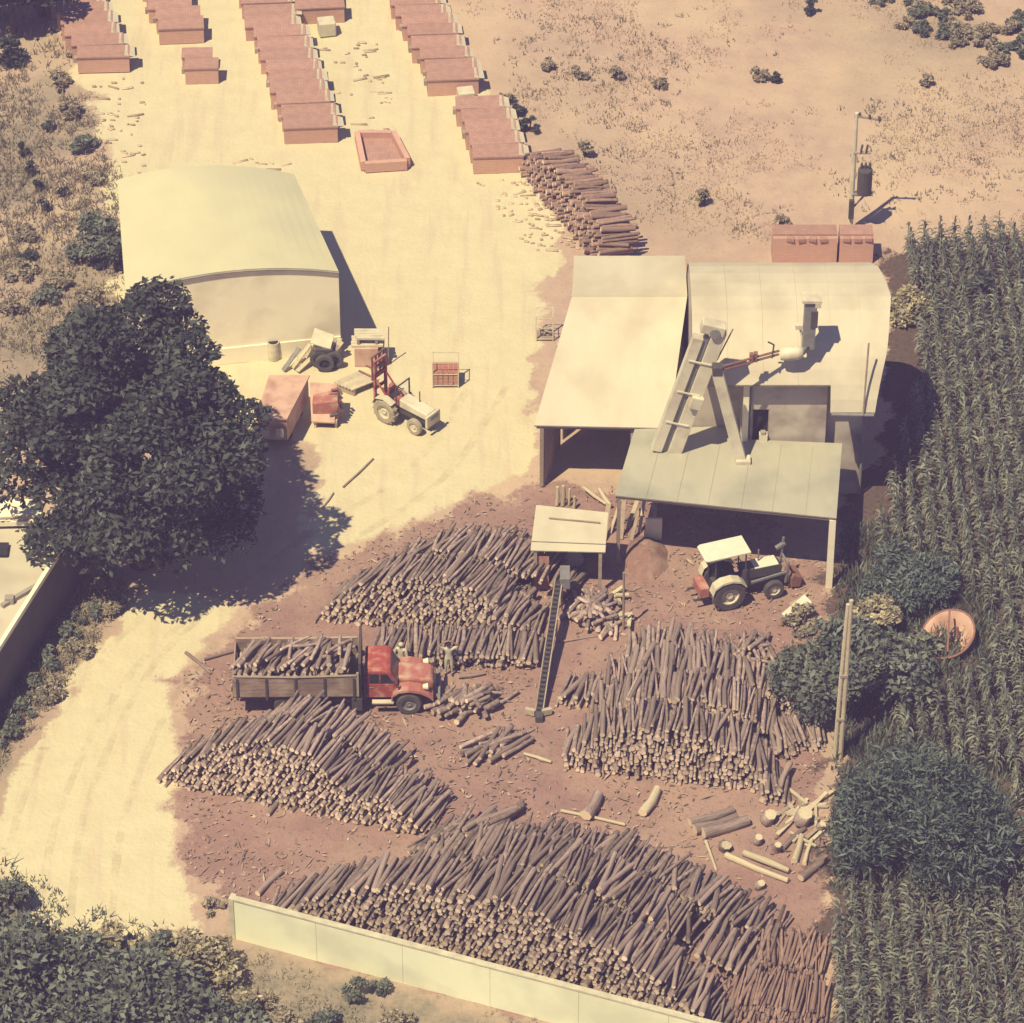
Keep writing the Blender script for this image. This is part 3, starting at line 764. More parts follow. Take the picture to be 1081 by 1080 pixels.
def brick_rows():
    rows = [  # front-left foot, width px, direction on the ground, number, covered, phrase
        ((82, 77), 55, (45, 0), 7, True, 'outermost row by the scrub', .88),
        ((168, 47), 47, (150, 0), 4, False, 'short row with bare earth before it', .88),
        ((301, 152), 56, (247, 0), 12, True, 'longest row, middle of the yard', .88),
        ((315, 26), 50, (303, 0), 3, False, 'row behind the pale cube', .95),
        ((453, 102), 53, (405, 0), 8, True, 'row along the dry field', .88),
        ((499, 184), 52, (476, 116), 4, True, 'short row next to the far log pile', .95),
    ]
    for (fx, fy), wpx, (bx, by), n, cov, ph, H in rows:
        A, B = at(fx, fy), at(bx, by); d = (B - A); L = d.length; d.normalize()
        A2 = at(fx + wpx, fy - 2); W = (A2 - A).length; rz = math.atan2((A2 - A).y, (A2 - A).x)
        if by == 0: n = int((L + 1.2) / 1.06) + 1
        else: n = max(2, round(L / 1.06))
        for i in range(n):
            base = A + d * (i * 1.06 + random.uniform(-.05, .05)) + V3(random.uniform(-.13, .13), 0, 0)
            D = random.uniform(.78, .92)
            pos = 'end stack' if i == 0 else 'stack'
            brick_unit(W * random.uniform(.97, 1.02), D, H * random.uniform(.86, 1.08), cov, (base.x, base.y, 0), rz + random.uniform(-.02, .02),
                       ('end brick stack, front face bare, ' if i == 0 else 'reddish brick stack, ') + ph, 'brick stacks: ' + ph)
    A = at(196, 89); brick_unit(1.6, .8, .85, False, (A.x, A.y, 0), 0.03, 'lone low reddish brick stack on bare earth, front one of a pair', None)
    A = at(193, 76); brick_unit(1.45, .7, .8, False, (A.x, A.y, 0), 0.03, 'small brick stack tucked behind the lone low one', None)
    # open clamp: low walls round a floor
    a, b, c, d = at(384, 181), at(431, 178), at(415, 147), at(377, 147)
    root = thing('brick_pen', 'low open pen of reddish brick with a sunken floor in the yard', 'brick pen', (a + c) / 2)
    m = MB(); m.slab([p + V3(0, 0, .12) for p in (a, b, c, d)], .12, 'brick_top'); P(m, 'brick_floor', root)
    for p, q, h in ((a, b, .5), (b, c, .55), (d, c, .45), (a, d, .5)):
        m = MB(); m.bar(lerp(p, q, .03) + V3(0, 0, h / 2), lerp(p, q, .97) + V3(0, 0, h / 2), .25, h, 'brick_red'); P(m, 'brick_wall', root)
    # pale cubes
    for (x, y, s, lab) in ((345, 35, .85, 'pale cube shaped bale in front of the short brick row'), (492, 108, .8, 'pale cube shaped bale at the foot of the field row of bricks')):
        p = at(x, y)
        m = MB(); m.box((0, 0, s * .45), (s, s * .9, s * .9), 'plastic_pale', rz=.2); o = m.build('pale_bale', None, bevel=.06); o.location = p
        tag(o, lab, 'bale')
    p = at(500, 114); m = MB(); m.box((0, 0, .06), (1.3, .5, .12), 'plastic_pale', rz=-.1); o = m.build('pale_slab', bevel=.03); o.location = p
    tag(o, 'flat pale slab lying beside the cube shaped bale', 'slab')
    # red brick structure behind the works
    p0, p1 = at(815, 278), at(921, 278); W = p1.x - p0.x
    for (u0, u1, lab) in ((0, .64, 'long low wall of raw red brick behind the vaulted roof'), (.665, 1.0, 'short block of raw red brick below the utility pole')):
        q = lerp(p0, p1, u0)
        root = thing('brick_rampart', lab, 'brick wall', q)
        w = W * (u1 - u0)
        m = MB(); m.box((w / 2, .5, .68), (w, 1.0, 1.36), 'brick_red'); m.build('brick_core', root)
        m = MB(); m.box((w / 2, .62, 1.40), (w * .99, .8, .09), 'brick_top'); m.build('top_course', root)
        for k in range(int(w / .5)):
            if random.random() < .7:
                m = MB(); m.box((.3 + k * .5, .05, 1.30 + random.uniform(-.02, .03)), (.34, .25, .16), 'brick_top', rz=random.uniform(-.2, .2)); m.build('loose_brick', root)


vault_shed(); factory(); elevator(); shelter(); left_house(); front_wall(); poles(); brick_rows()


# ------------------------------------------------------------------ logs
def log_variant(i, n=7):
    rg = np.random.default_rng(100 + i)
    ts = np.array([0, .06, .5, .94, 1.0]); z = ts - .5
    bend = rg.uniform(-.11, .11, 2); tap = rg.uniform(.78, .98)
    V = []
    for k, t in enumerate(ts):
        r = (1 - (1 - tap) * t) * (0.93 if k in (0, 4) else 1) * rg.uniform(.95, 1.05)
        off = bend * math.sin(math.pi * t)
        for j in range(n):
            a = 2 * math.pi * j / n + .3 * i
            rr = r * rg.uniform(.93, 1.07)
            V.append((off[0] * 6 + rr * math.cos(a), off[1] * 6 + rr * math.sin(a), z[k]))
    F = []; M = []
    for k in range(4):
        for j in range(n):
            F.append((k * n + j, k * n + (j + 1) % n, (k + 1) * n + (j + 1) % n, (k + 1) * n + j)); M.append(0)
    # end discs as quads fans around a middle point
    for base, flip in ((0, True), (4 * n, False)):
        c = len(V); V.append((V[base][0] * 0, 0, z[0] if base == 0 else z[-1]))
        for j in range(n):
            q = (base + (j + 1) % n, base + j, c) if flip else (base + j, base + (j + 1) % n, c)
            F.append(q + (q[2],)); M.append(1)
    return np.array(V), F, M


def tri_quads(F): return [f[:3] if f[3] == f[2] else f for f in F]


LOGV = [log_variant(i) for i in range(10)]
LOGME = {}


def log_mesh(i, mats):
    k = (i, mats)
    if k not in LOGME:
        V, F, M = LOGV[i]; me = bpy.data.meshes.new('log')
        me.from_pydata([tuple(v) for v in V], [], tri_quads(F)); me.update()
        for m in mats: me.materials.append(MATS[m])
        me.polygons.foreach_set('material_index', M)
        me.polygons.foreach_set('use_smooth', [x == 0 for x in M])
        LOGME[k] = me
    return LOGME[k]


def log_matrix(c, d, L, r, roll):
    d = Vector(d).normalized(); x = d.cross(V3(0, 0, 1))
    if x.length < 1e-3: x = V3(1, 0, 0)
    x.normalize(); y = d.cross(x)
    x2 = x * math.cos(roll) + y * math.sin(roll); y2 = d.cross(x2)
    M = Matrix((x2 * r, y2 * r, d * L)).transposed().to_4x4(); M.translation = Vector(c)
    return M


class Pile:
    def __init__(s, name, mats=('bark', 'cut_end')): s.name = name; s.logs = []; s.mats = mats

    def put(s, c, d, L, r, top=False): s.logs.append((Vector(c), Vector(d).normalized(), L, r, top, random.randrange(10), random.random() * 6.28))

    def rank(s, p0, p1, yaw, L, r, prof, setback, off=0.0, top_yaw=7, wob=3.0, skip_below=None, pitch=0.0, dens=1.0):
        """p0, p1: ends of the front foot line; yaw: heading of the logs, degrees from straight back towards the right"""
        p0, p1 = Vector(p0), Vector(p1); W = (p1 - p0).length; d = 2 * r * 1.14
        nx = max(2, int(W / d)); fw = V3(math.sin(R(yaw)), math.cos(R(yaw)), 0)
        zmax = max(h for _, h in prof); nz = int(zmax / (d * .87)) + 1
        for k in range(nz):
            z = r + k * d * .87
            for i in range(nx):
                t = (i + .5 + .5 * (k % 2) + random.uniform(-.2, .2)) / nx
                if t > 1.01: continue
                h = interp(prof, t)
                if z > h: continue
                if random.random() > dens: continue
                top = z + d * .87 > h
                if skip_below is not None and z < skip_below and not top: continue
                jl = random.gauss(0, .10); Lk = L * random.uniform(.86, 1.12)
                y = R(random.gauss(0, top_yaw if top else wob))
                dv = Matrix.Rotation(y, 3, 'Z') @ fw; dv.z = random.gauss(math.tan(R(pitch)), .02 if not top else .045)
                base = lerp(p0, p1, t)
                c = base + fw * (off + setback * z + jl + Lk / 2); c.z = z + random.uniform(-.02, .03) + math.tan(R(pitch)) * Lk / 2 + (.04 if top else 0)
                rr = r * random.choice((.55, .65, .8, .9, .95, 1.0, 1.1, 1.25, 1.45))
                s.put(c, dv, Lk, rr, top)

    def heap(s, c, n, sx, sy, h, L, r, yaw, spread, top_n=None):
        c = Vector(c)
        for i in range(n):
            q = i / n
            rad = 1 - .75 * q
            p = c + V3(random.uniform(-1, 1) * sx * rad, random.uniform(-1, 1) * sy * rad, 0)
            p.z = r + q * h + random.uniform(0, .05)
            a = R(yaw + random.gauss(0, spread)); dv = V3(math.sin(a), math.cos(a), random.gauss(0, .08))
            s.put(p, dv, L * random.uniform(.75, 1.15), r * random.uniform(.7, 1.35), q > .45)


PILES = []


def pile(name_label, group_label, mats=('bark', 'cut_end')):
    p = Pile('log_pile', mats); p.label = name_label; p.glabel = group_label; PILES.append(p); return p


# long pile behind the boundary wall
p = pile('mass of small logs packed in the longest pile behind the boundary wall', 'slim log lying on top of the longest pile, behind the boundary wall')
a, b = at(268, 984), at(752, 1112)
p.rank(a, b, 24, 2.1, .088, [(0, .3), (.05, 1.1), (.2, 2.6), (.35, 3.5), (.55, 3.7), (.72, 3.1), (.86, 2.3), (.95, 1.5), (1, .4)], .34)
p.rank(lerp(a, b, .22), lerp(a, b, 1.0), 25, 2.0, .088, [(0, 1.0), (.2, 3.0), (.45, 3.4), (.65, 2.7), (.85, 1.4), (1, .4)], .08, off=3.4, top_yaw=9, skip_below=1.5)
p.rank(lerp(a, b, .30), lerp(a, b, .98), 27, 1.9, .085, [(0, .8), (.25, 2.1), (.5, 2.3), (.8, 1.4), (1, .4)], .1, off=5.7, top_yaw=10, skip_below=.6)
p.rank(at(425, 905), at(520, 880), 40, 1.7, .085, [(0, .3), (.5, .6), (1, .5)], .3, top_yaw=14)
# thin reddish sticks by the corn
p = pile('low heap of thin reddish sticks beside the maize', 'thin reddish stick on the low heap beside the maize', ('bark_red', 'bark'))
p.rank(at(742, 1080), at(868, 1085), 14, 1.9, .06, [(0, .3), (.3, .6), (.8, .5), (1, .3)], .9, top_yaw=8)
p.rank(at(770, 1030), at(868, 1035), 10, 1.9, .06, [(0, .3), (.3, .55), (.8, .5), (1, .3)], .6, top_yaw=9)
# pile next to the track
p = pile('mass of small logs in the tapering pile beside the pale track', 'slim log on top of the tapering pile beside the pale track')
a, b = at(166, 826), at(448, 884)
p.rank(a, b, 28, 1.8, .08, [(0, .2), (.07, .9), (.2, 2.0), (.38, 2.55), (.52, 2.4), (.66, 1.5), (.85, 1.1), (1, .35)], .34)
p.rank(lerp(a, b, .16), lerp(a, b, .75), 31, 1.75, .08, [(0, .6), (.25, 2.2), (.6, 2.0), (1, .5)], .08, off=2.5, top_yaw=8, skip_below=.9)
p.rank(at(385, 862), at(440, 880), 35, 1.6, .075, [(0, .6), (.5, .8), (1, .35)], .5, off=.8, top_yaw=12)
# mound behind the lorry
p = pile('mass of small logs in the rounded mound behind the lorry', 'slim log on top of the rounded mound behind the lorry')
a, b = at(332, 656), at(520, 672)
p.rank(a, b, 26, 1.9, .08, [(0, .25), (.15, 1.3), (.4, 2.2), (.7, 2.3), (1, 1.5)], .34)
p.rank(lerp(a, b, .2), lerp(a, b, 1.25), 27, 1.9, .08, [(0, .9), (.3, 2.2), (.6, 2.1), (.85, 1.3), (1, .3)], .08, off=2.5, top_yaw=8, skip_below=1.1)
p.rank(lerp(a, b, .25), lerp(a, b, 1.15), 31, 1.8, .08, [(0, .4), (.3, 1.1), (.65, 1.0), (1, .2)], .08, off=4.4, top_yaw=9, skip_below=.5)
p.rank(at(392, 703), at(566, 704), 8, 1.75, .082, [(0, .85), (.2, 1.05), (.6, 1.0), (.85, .75), (1, .5)], -.28, top_yaw=6)
p.rank(at(500, 690), at(560, 690), 20, 1.7, .08, [(0, 1.3), (.5, 1.0), (1, .5)], .2, off=.9, top_yaw=14)
p.heap(at(550, 640), 22, .6, .9, .6, 1.4, .09, 10, 45)
# big pile at the lean-to side
p = pile('mass of stout logs in the broad pile between conveyor and bushes', 'stout log on top of the broad pile between the conveyor and the bushes')
a, b = at(592, 812), at(808, 838)
p.rank(a, b, 6, 1.9, .088, [(0, .3), (.12, 1.3), (.35, 2.0), (.6, 2.2), (.85, 1.7), (1, .8)], .32)
p.rank(lerp(a, b, .1), lerp(a, b, 1.0), 7, 1.95, .088, [(0, .4), (.25, 1.7), (.6, 2.1), (.9, 1.6), (1, .7)], .08, off=2.6, top_yaw=6, skip_below=.7)
p.rank(lerp(a, b, .18), lerp(a, b, .98), 5, 1.9, .088, [(0, .5), (.25, 1.4), (.6, 1.7), (.9, 1.3), (1, .6)], .1, off=4.65, top_yaw=6, skip_below=.5)
p.rank(lerp(a, b, .24), lerp(a, b, .80), 6, 1.7, .095, [(0, .5), (.4, 1.1), (.8, 1.1), (1, .4)], .1, off=6.6, top_yaw=7)
p.rank(at(585, 746), at(640, 748), 14, 1.7, .08, [(0, .3), (.5, .45), (1, .4)], .2, top_yaw=10)
p.rank(at(812, 806), at(874, 790), -8, 1.7, .09, [(0, .8), (.5, .75), (1, .35)], .3, top_yaw=6)
p.rank(at(775, 760), at(830, 765), 12, 1.7, .09, [(0, 1.0), (.5, 1.1), (1, .6)], .3, off=.6, top_yaw=9)
p.rank(at(800, 850), at(835, 852), 3, 1.9, .085, [(0, .45), (.5, .6), (1, .35)], .5, top_yaw=6)
p.heap(at(790, 690), 24, 1.3, .8, .5, 1.4, .09, 30, 40)
# small heaps round the conveyor foot
p = pile('small jumbled heap of logs in front of the lorry', 'log in the small jumbled heap in front of the lorry')
p.heap(at(495, 748), 46, 1.6, .9, .7, 1.2, .10, 35, 28)
p = pile('flat scatter of crossed logs near the conveyor foot', 'long log in the flat scatter near the conveyor foot')
p.heap(at(524, 790), 22, 1.3, .7, .25, 1.9, .085, 48, 16)
p = pile('round heap of split logs beside the conveyor', 'log in the round heap beside the conveyor')
p.heap(at(626, 652), 58, 1.05, 1.2, .8, 1.3, .095, 12, 28)
# far pile on the edge of the dry field
p = pile('mass of logs in the far pile on the edge of the dry field', 'log on top of the far pile at the edge of the dry field', ('bark_red', 'cut_end'))
p.rank(at(546, 180), at(628, 280), 80, 1.6, .10, [(0, .9), (.15, 1.6), (.5, 1.8), (.85, 1.6), (1, 1.0)], .4, top_yaw=6)
# load of the lorry
TRUCK_AT = at(385, 757)
p = pile('short logs filling the bed of the red lorry', 'short log loaded on the red lorry')
LOAD = p


def single_logs():
    big = [  # px a, px b, radius, label
        ((408, 0), 0)]
    out = []
    S = lambda a, b, r, lab, z=None: out.append((at(*a), at(*b), r, lab))
    S((618, 866), (632, 843), .27, 'thick short log with a pale sawn end on bare earth')
    S((678, 862), (694, 836), .2, 'dark weathered log lying alone beside a pale chip')
    S((728, 872), (774, 858), .2, 'thick brown log in a row of three, the upper one')
    S((733, 880), (778, 866), .23, 'thick brown log in a row of three, the middle one')
    S((742, 884), (790, 870), .25, 'thick log with a broad pale end, lowest in a row of three')
    S((745, 889), (756, 920), .07, 'slim pale pole at the foot of the thick logs')
    S((766, 905), (832, 932), .14, 'long barked pale trunk lying beside a stump')
    S((785, 903), (833, 922), .15, 'long pale trunk behind the barked one')
    S((838, 912), (846, 885), .15, 'pale short log standing out between dark ones')
    S((849, 914), (857, 888), .10, 'narrow log next to the pale short one')
    S((826, 898), (850, 876), .10, 'slim log lying across the jumble of offcuts')
    S((815, 800), (868, 768), .08, 'long pole lying across the broad pile')
    S((595, 792), (628, 772), .08, 'pole laid on the corner of the broad pile')
    S((553, 797), (582, 806), .07, 'pale pole beside the flat scatter')
    S((592, 857), (660, 872), .07, 'straight pale pole at the head of the longest pile')
    S((845, 930), (872, 908), .17, 'grey log at the foot of the bushes')
    S((805, 848), (812, 822), .16, 'upright looking short log with pale end')
    S((272, 946), (297, 922), .13, 'dark log by the end of the boundary wall')
    S((283, 862), (298, 840), .10, 'loose log at the foot of the tapering pile')
    S((405, 877), (425, 868), .08, 'loose log between the two nearest piles')
    S((196, 690), (222, 712), .07, 'broken pole on the track edge behind the lorry')
    S((215, 697), (262, 684), .07, 'slim pole trailing behind the lorry')
    S((430, 575), (500, 566), .06, 'thin pole lying on top edge of the yard mound')
    S((594, 678), (655, 668), .05, 'thin stick on bare earth below the round heap')
    S((484, 716), (512, 712), .08, 'dark log at the feet of the raised-arm worker')
    S((835, 640), (852, 628), .10, 'pale split log by the tractor')
    for a, b, r, lab in out:
        a.z = b.z = r * .95
        d = b - a; L = max(d.length, .3)
        M = log_matrix((a + b) / 2, d, L, r, random.random() * 6)
        me = log_mesh(random.randrange(6), ('timber_pale', 'cut_end') if 'pale' in lab.split('with')[0] else ('bark', 'cut_end'))
        o = link('log', me); o.matrix_world = M; tag(o, lab, 'log')
    # upright pale poles and stumps
    for i, (x, y, h, r) in enumerate(((588, 533, .95, .085), (594, 533, 1.0, .09), (601, 533, .85, .06), (606, 536, .6, .075))):
        q = at(x, y); M = log_matrix(q + V3(0, 0, h / 2), V3(.02, .05, 1), h, r, i)
        o = link('log', log_mesh(i, ('timber_pale', 'timber_pale'))); o.matrix_world = M
        tag(o, 'pale peeled post standing upright behind the small shelter', 'log', 'upright peeled posts behind the shelter')
    for i, (a, b, r) in enumerate((((616, 514), (640, 532), .08), ((633, 516), (645, 534), .10))):
        a, b = at(*a, .3), at(*b, .15); o = link('log', log_mesh(i, ('timber_pale', 'timber_pale'))); o.matrix_world = log_matrix((a + b) / 2, b - a, (b - a).length, r, 0)
        tag(o, 'slanting peeled post between shelter and lean-to' if i == 0 else 'stubby peeled post against the lean-to edge', 'log')
    for i, (x, y, r, h, lab) in enumerate(((812, 868, .30, .5, 'round tree stump with a bright sawn top'), (848, 868, .34, .6, 'largest tree stump, pale sawn top, by the bushes'),
                                           (766, 898, .24, .35, 'small pale stump at the end of the long trunk'), (800, 890, .2, .4, 'stump among the offcuts'), (820, 900, .18, .5, 'dark ringed stump below the round one'),
                                           (803, 937, .2, .3, 'low pale block of wood below the long trunks'), (868, 876, .2, .4, 'stump half under the bushes'))):
        q = at(x, y); o = link('stump', log_mesh(i % 6, ('bark', 'timber_pale'))); o.matrix_world = log_matrix(q + V3(0, 0, h / 2), V3(.15, -.35, 1), h, r, i)
        tag(o, lab, 'stump')


single_logs()
N_SINGLE = 39


def finish_piles():
    cand = []
    for p in PILES:
        for i, (c, d, L, r, top, v, ro) in enumerate(p.logs):
            if top:
                vis = L * r * pxm(c) ** 2
                cand.append((vis * (1.6 if p is LOAD else 1), p, i))
    cand.sort(key=lambda t: -t[0])
    pick = set()
    quota = {}
    for vis, p, i in cand:
        if len(pick) >= 250: break
        if quota.get(id(p), 0) >= 78: continue
        quota[id(p)] = quota.get(id(p), 0) + 1; pick.add((id(p), i))
    for p in PILES:
        Vs, Fs, Ms = [], [], []; o = 0
        for i, (c, d, L, r, top, v, ro) in enumerate(p.logs):
            M = log_matrix(c, d, L, r, ro)
            if (id(p), i) in pick:
                ob = link('log', log_mesh(v, p.mats)); ob.matrix_world = M
                tag(ob, p.glabel, 'log', p.glabel.replace('log ', 'logs ', 1)); continue
            V, F, Mi = LOGV[v]; A = np.array(M)
            Vs.append(V @ A[:3, :3].T + A[:3, 3]); Fs += [tuple(k + o for k in f) for f in F]; Ms += Mi; o += len(V)
        if not Vs: continue
        me = bpy.data.meshes.new('stacked_logs')
        me.from_pydata(np.concatenate(Vs).tolist(), [], tri_quads(Fs)); me.update()
        for m in p.mats: me.materials.append(MATS[m])
        me.polygons.foreach_set('material_index', Ms); me.polygons.foreach_set('use_smooth', [x == 0 for x in Ms])
        tag(link('stacked_logs', me), p.label, 'log pile', kind='stuff')


# ------------------------------------------------------------------ vehicles
def extrude(mb, prof, y0, y1, mat, ins=0.0):
    """prof: x, z outline, extruded across y"""
    n = len(prof)
    A = [V3(x, y0, z) for x, z in prof]; B = [V3(x, y1, z) for x, z in prof]
    mb.add(A + B, [tuple(range(n)), tuple(range(2 * n - 1, n - 1, -1))] + [((i + 1) % n, i, n + i, n + (i + 1) % n) for i in range(n)], mat)
    return mb


def wheel(root, c, r, w, tyre='tyre', rim='steel_grey', tread=0, name='wheel'):
    e = bpy.data.objects.new(name, None); COL.objects.link(e); e.parent = root; e.location = c; e.empty_display_size = .1
    m = MB(); m.lathe((0, 0, 0), (0, 1, 0), [(r * .58, -w / 2), (r * .92, -w / 2), (r, -w * .36), (r, w * .36), (r * .92, w / 2), (r * .58, w / 2), (r * .58, -w / 2)], tyre, 24)
    if tread:
        for k in range(tread):
            a = 2 * math.pi * k / tread
            for s in (-1, 1):
                m.box((math.cos(a) * r, s * w * .22, math.sin(a) * r), (.09, w * .46, .05), tyre, rot=Matrix.Rotation(-a, 3, 'Y') @ Matrix.Rotation(s * .5, 3, 'X'))
    m.build('tyre', e, smooth=False)
    m = MB(); m.lathe((0, 0, 0), (0, 1, 0), [(0, -w * .22), (r * .2, -w * .34), (r * .24, -w * .15), (r * .52, -w * .12), (r * .6, -w * .4), (r * .6, w * .4), (r * .52, w * .12), (r * .2, w * .2), (0, w * .2)], rim, 20)
    m.build('rim', e)
    return e


def lorry():
    root = thing('log_lorry', 'old red lorry with a plank sided bed full of short logs', 'lorry', (TRUCK_AT.x, TRUCK_AT.y + 1.18, 0), R(0.5))
    m = MB()
    for y in (-.42, .42): m.bar((-5.3, y, .86), (2.6, y, .86), .12, .2, 'dark_metal')
    for x in (-4.9, -3.1, -1.4, .3, 1.7): m.bar((x, -.42, .86), (x, .42, .86), .12, .14, 'dark_metal')
    m.build('chassis', root)
    m = MB(); m.box((-2.7, 0, 1.06), (4.9, 2.3, .1), 'timber'); m.build('bed_floor', root)
    for s in (-1, 1):
        for k in range(3):
            m = MB(); m.box((-2.7 + random.uniform(-.02, .02), s * 1.17, 1.26 + k * .34), (4.86, .06, .315), 'bed_board'); m.build('side_board', root)
        for x in (-5.0, -3.85, -2.7, -1.55, -.4):
            m = MB(); m.box((x, s * 1.225, 1.5), (.09, .05, 1.1), 'dark_metal'); m.build('side_stake', root)
        m = MB(); m.tube([(-5.15, s * 1.18, 2.14), (-2.7, s * 1.2, 2.10), (-.3, s * 1.18, 2.16)], .05, 'timber', 6); m.build('top_rail', root)
    for k in range(3):
        m = MB(); m.box((-5.16, 0, 1.26 + k * .3), (.06, 2.28, .28), 'bed_board'); m.build('tail_board', root)
    m = MB()
    for y in (-1.12, -.56, 0, .56, 1.12): m.bar((-.16, y, 1.0), (-.16, y, 2.75), .1, .1, 'dark_metal')
    for z in (1.5, 2.1, 2.7): m.bar((-.16, -1.16, z), (-.16, 1.16, z), .1, .12, 'dark_metal')
    m.box((-.2, 0, 1.75), (.04, 2.25, 1.5), 'dark'); m.build('headboard', root)
    m = MB(); m.box((-.24, -1.24, 1.75), (.07, .06, 1.2), 'timber_pale'); m.build('corner_stake', root)
    # cab
    cab = extrude(MB(), [(.02, .70), (1.32, .70), (1.32, 1.42), (1.04, 2.0), (.88, 2.07), (.2, 2.08), (.02, 2.02)], -.82, .82, 'red_paint').build('cab', root, bevel=.07)
    for s, nm in ((-1, 'side_window'), (1, 'side_window')):
        m = extrude(MB(), [(.2, 1.46), (1.14, 1.46), (.92, 1.9), (.2, 1.92)], s * .825 - .008, s * .825 + .008, 'glass'); m.build(nm, cab)
        m = MB(); m.bar((.62, s * .835, 1.46), (.62, s * .835, 1.92), .04, .03, 'red_paint'); m.build('window_bar', cab)
    m = MB(); m.add([(1.31, -.68, 1.47), (1.31, .68, 1.47), (1.07, .62, 1.93), (1.07, -.62, 1.93)], [(0, 1, 2, 3)], 'glass'); m.v = [(x + .02, y, z + .008) for x, y, z in m.v]; m.build('windscreen', cab)
    m = MB(); m.box((.68, -.826, 1.06), (.98, .02, .66), 'red_paint'); m.build('door', cab, bevel=.01)
    m = MB(); m.box((.3, -.85, 1.24), (.16, .03, .04), 'steel_grey'); m.build('handle', cab)
    m = MB(); m.bar((1.1, -.84, 1.6), (1.2, -1.06, 1.7), .03, .03, 'dark_metal'); m.box((1.2, -1.08, 1.75), (.05, .14, .24), 'dark_metal'); m.build('mirror', cab)
    m = MB(); m.box((-.3, -.95, .66), (.42, .5, .62), 'dark_metal'); m.build('tool_box', root, bevel=.02)
    m = extrude(MB(), [(1.322, .72), (2.7, .76), (2.76, 1.2), (2.62, 1.38), (1.322, 1.50)], -.52, .52, 'red_faded'); m.build('bonnet', root, bevel=.1)
    for s in (-1, 1):
        m = MB(); pts = [(1.05 + .0, .78), (1.12, 1.05), (1.35, 1.24), (1.75, 1.30), (2.2, 1.22), (2.55, 1.02), (2.72, .85)]
        for (xa, za), (xb, zb) in zip(pts, pts[1:]):
            m.add([(xa, s * .55, za), (xb, s * .55, zb), (xb, s * 1.05, zb - .03), (xa, s * 1.05, za - .03), (xa, s * 1.06, za - .14), (xb, s * 1.06, zb - .14)], [(0, 1, 2, 3), (3, 2, 5, 4)], 'red_faded')
        m.build('fender', root)
        m = MB(); m.lathe((2.5, s * .78, 1.24), (1, 0, .1), [(0, -.2), (.1, -.18), (.14, 0), (.13, .03), (0, .06)], 'lamp_glass', 12); m.build('headlight', root)
        m = MB(); m.box((.72, s * .98, .62), (.85, .22, .06), 'steel_pale'); m.build('step', root)
    m = MB(); m.box((2.79, 0, 1.05), (.04, .8, .5), 'dark_metal'); m.build('grille', root)
    m = MB(); m.box((2.95, 0, .68), (.1, 2.0, .2), 'steel_grey'); m.build('bumper', root, bevel=.02)
    m = MB(); m.tube([(-.02, -.8, .6), (-.02, -.9, 2.5)], .05, 'dark_metal', 7); m.build('exhaust', root)
    m = MB(); m.tube([(-1.2, -.75, .75), (-.4, -.75, .75)], .22, 'dark_metal', 12); m.build('fuel_tank', root)
    for s in (-1, 1):
        wheel(root, (1.75, s * .93, .5), .5, .26)
        wheel(root, (-3.1, s * .96, .5), .5, .26); wheel(root, (-3.1, s * .66, .5), .5, .24)
    m = MB(); m.tube([(1.75, -.9, .5), (1.75, .9, .5)], .07, 'dark_metal', 6); m.build('axle', root)
    m = MB(); m.tube([(-3.1, -.9, .5), (-3.1, .9, .5)], .09, 'dark_metal', 6); m.build('axle', root)
    # the load: short logs heaped in the bed
    o = root.location
    for layer, (n, z) in enumerate(((24, 1.22), (22, 1.44), (20, 1.66), (16, 1.88), (15, 2.08), (14, 2.28))):
        for i in range(n):
            x = -4.95 + 4.4 * (i + .5) / n + random.uniform(-.06, .06)
            a = random.gauss(.35, .28) if layer > 2 else random.gauss(0.05, .08)
            LOAD.put(o + V3(x, random.uniform(-.1, .1), z + random.uniform(-.03, .06)), V3(math.sin(a), math.cos(a), random.gauss(0, .06)), random.uniform(1.5, 1.85), random.uniform(.07, .12), layer >= 3)
    for i in range(13):
        x = random.uniform(-4.4, -.9); a = random.gauss(.5, .4)
        LOAD.put(o + V3(x, random.uniform(-.3, .4), 2.46 + random.uniform(0, .15)), V3(math.sin(a), math.cos(a), random.gauss(0, .1)), random.uniform(1.1, 1.6), random.uniform(.06, .10), True)


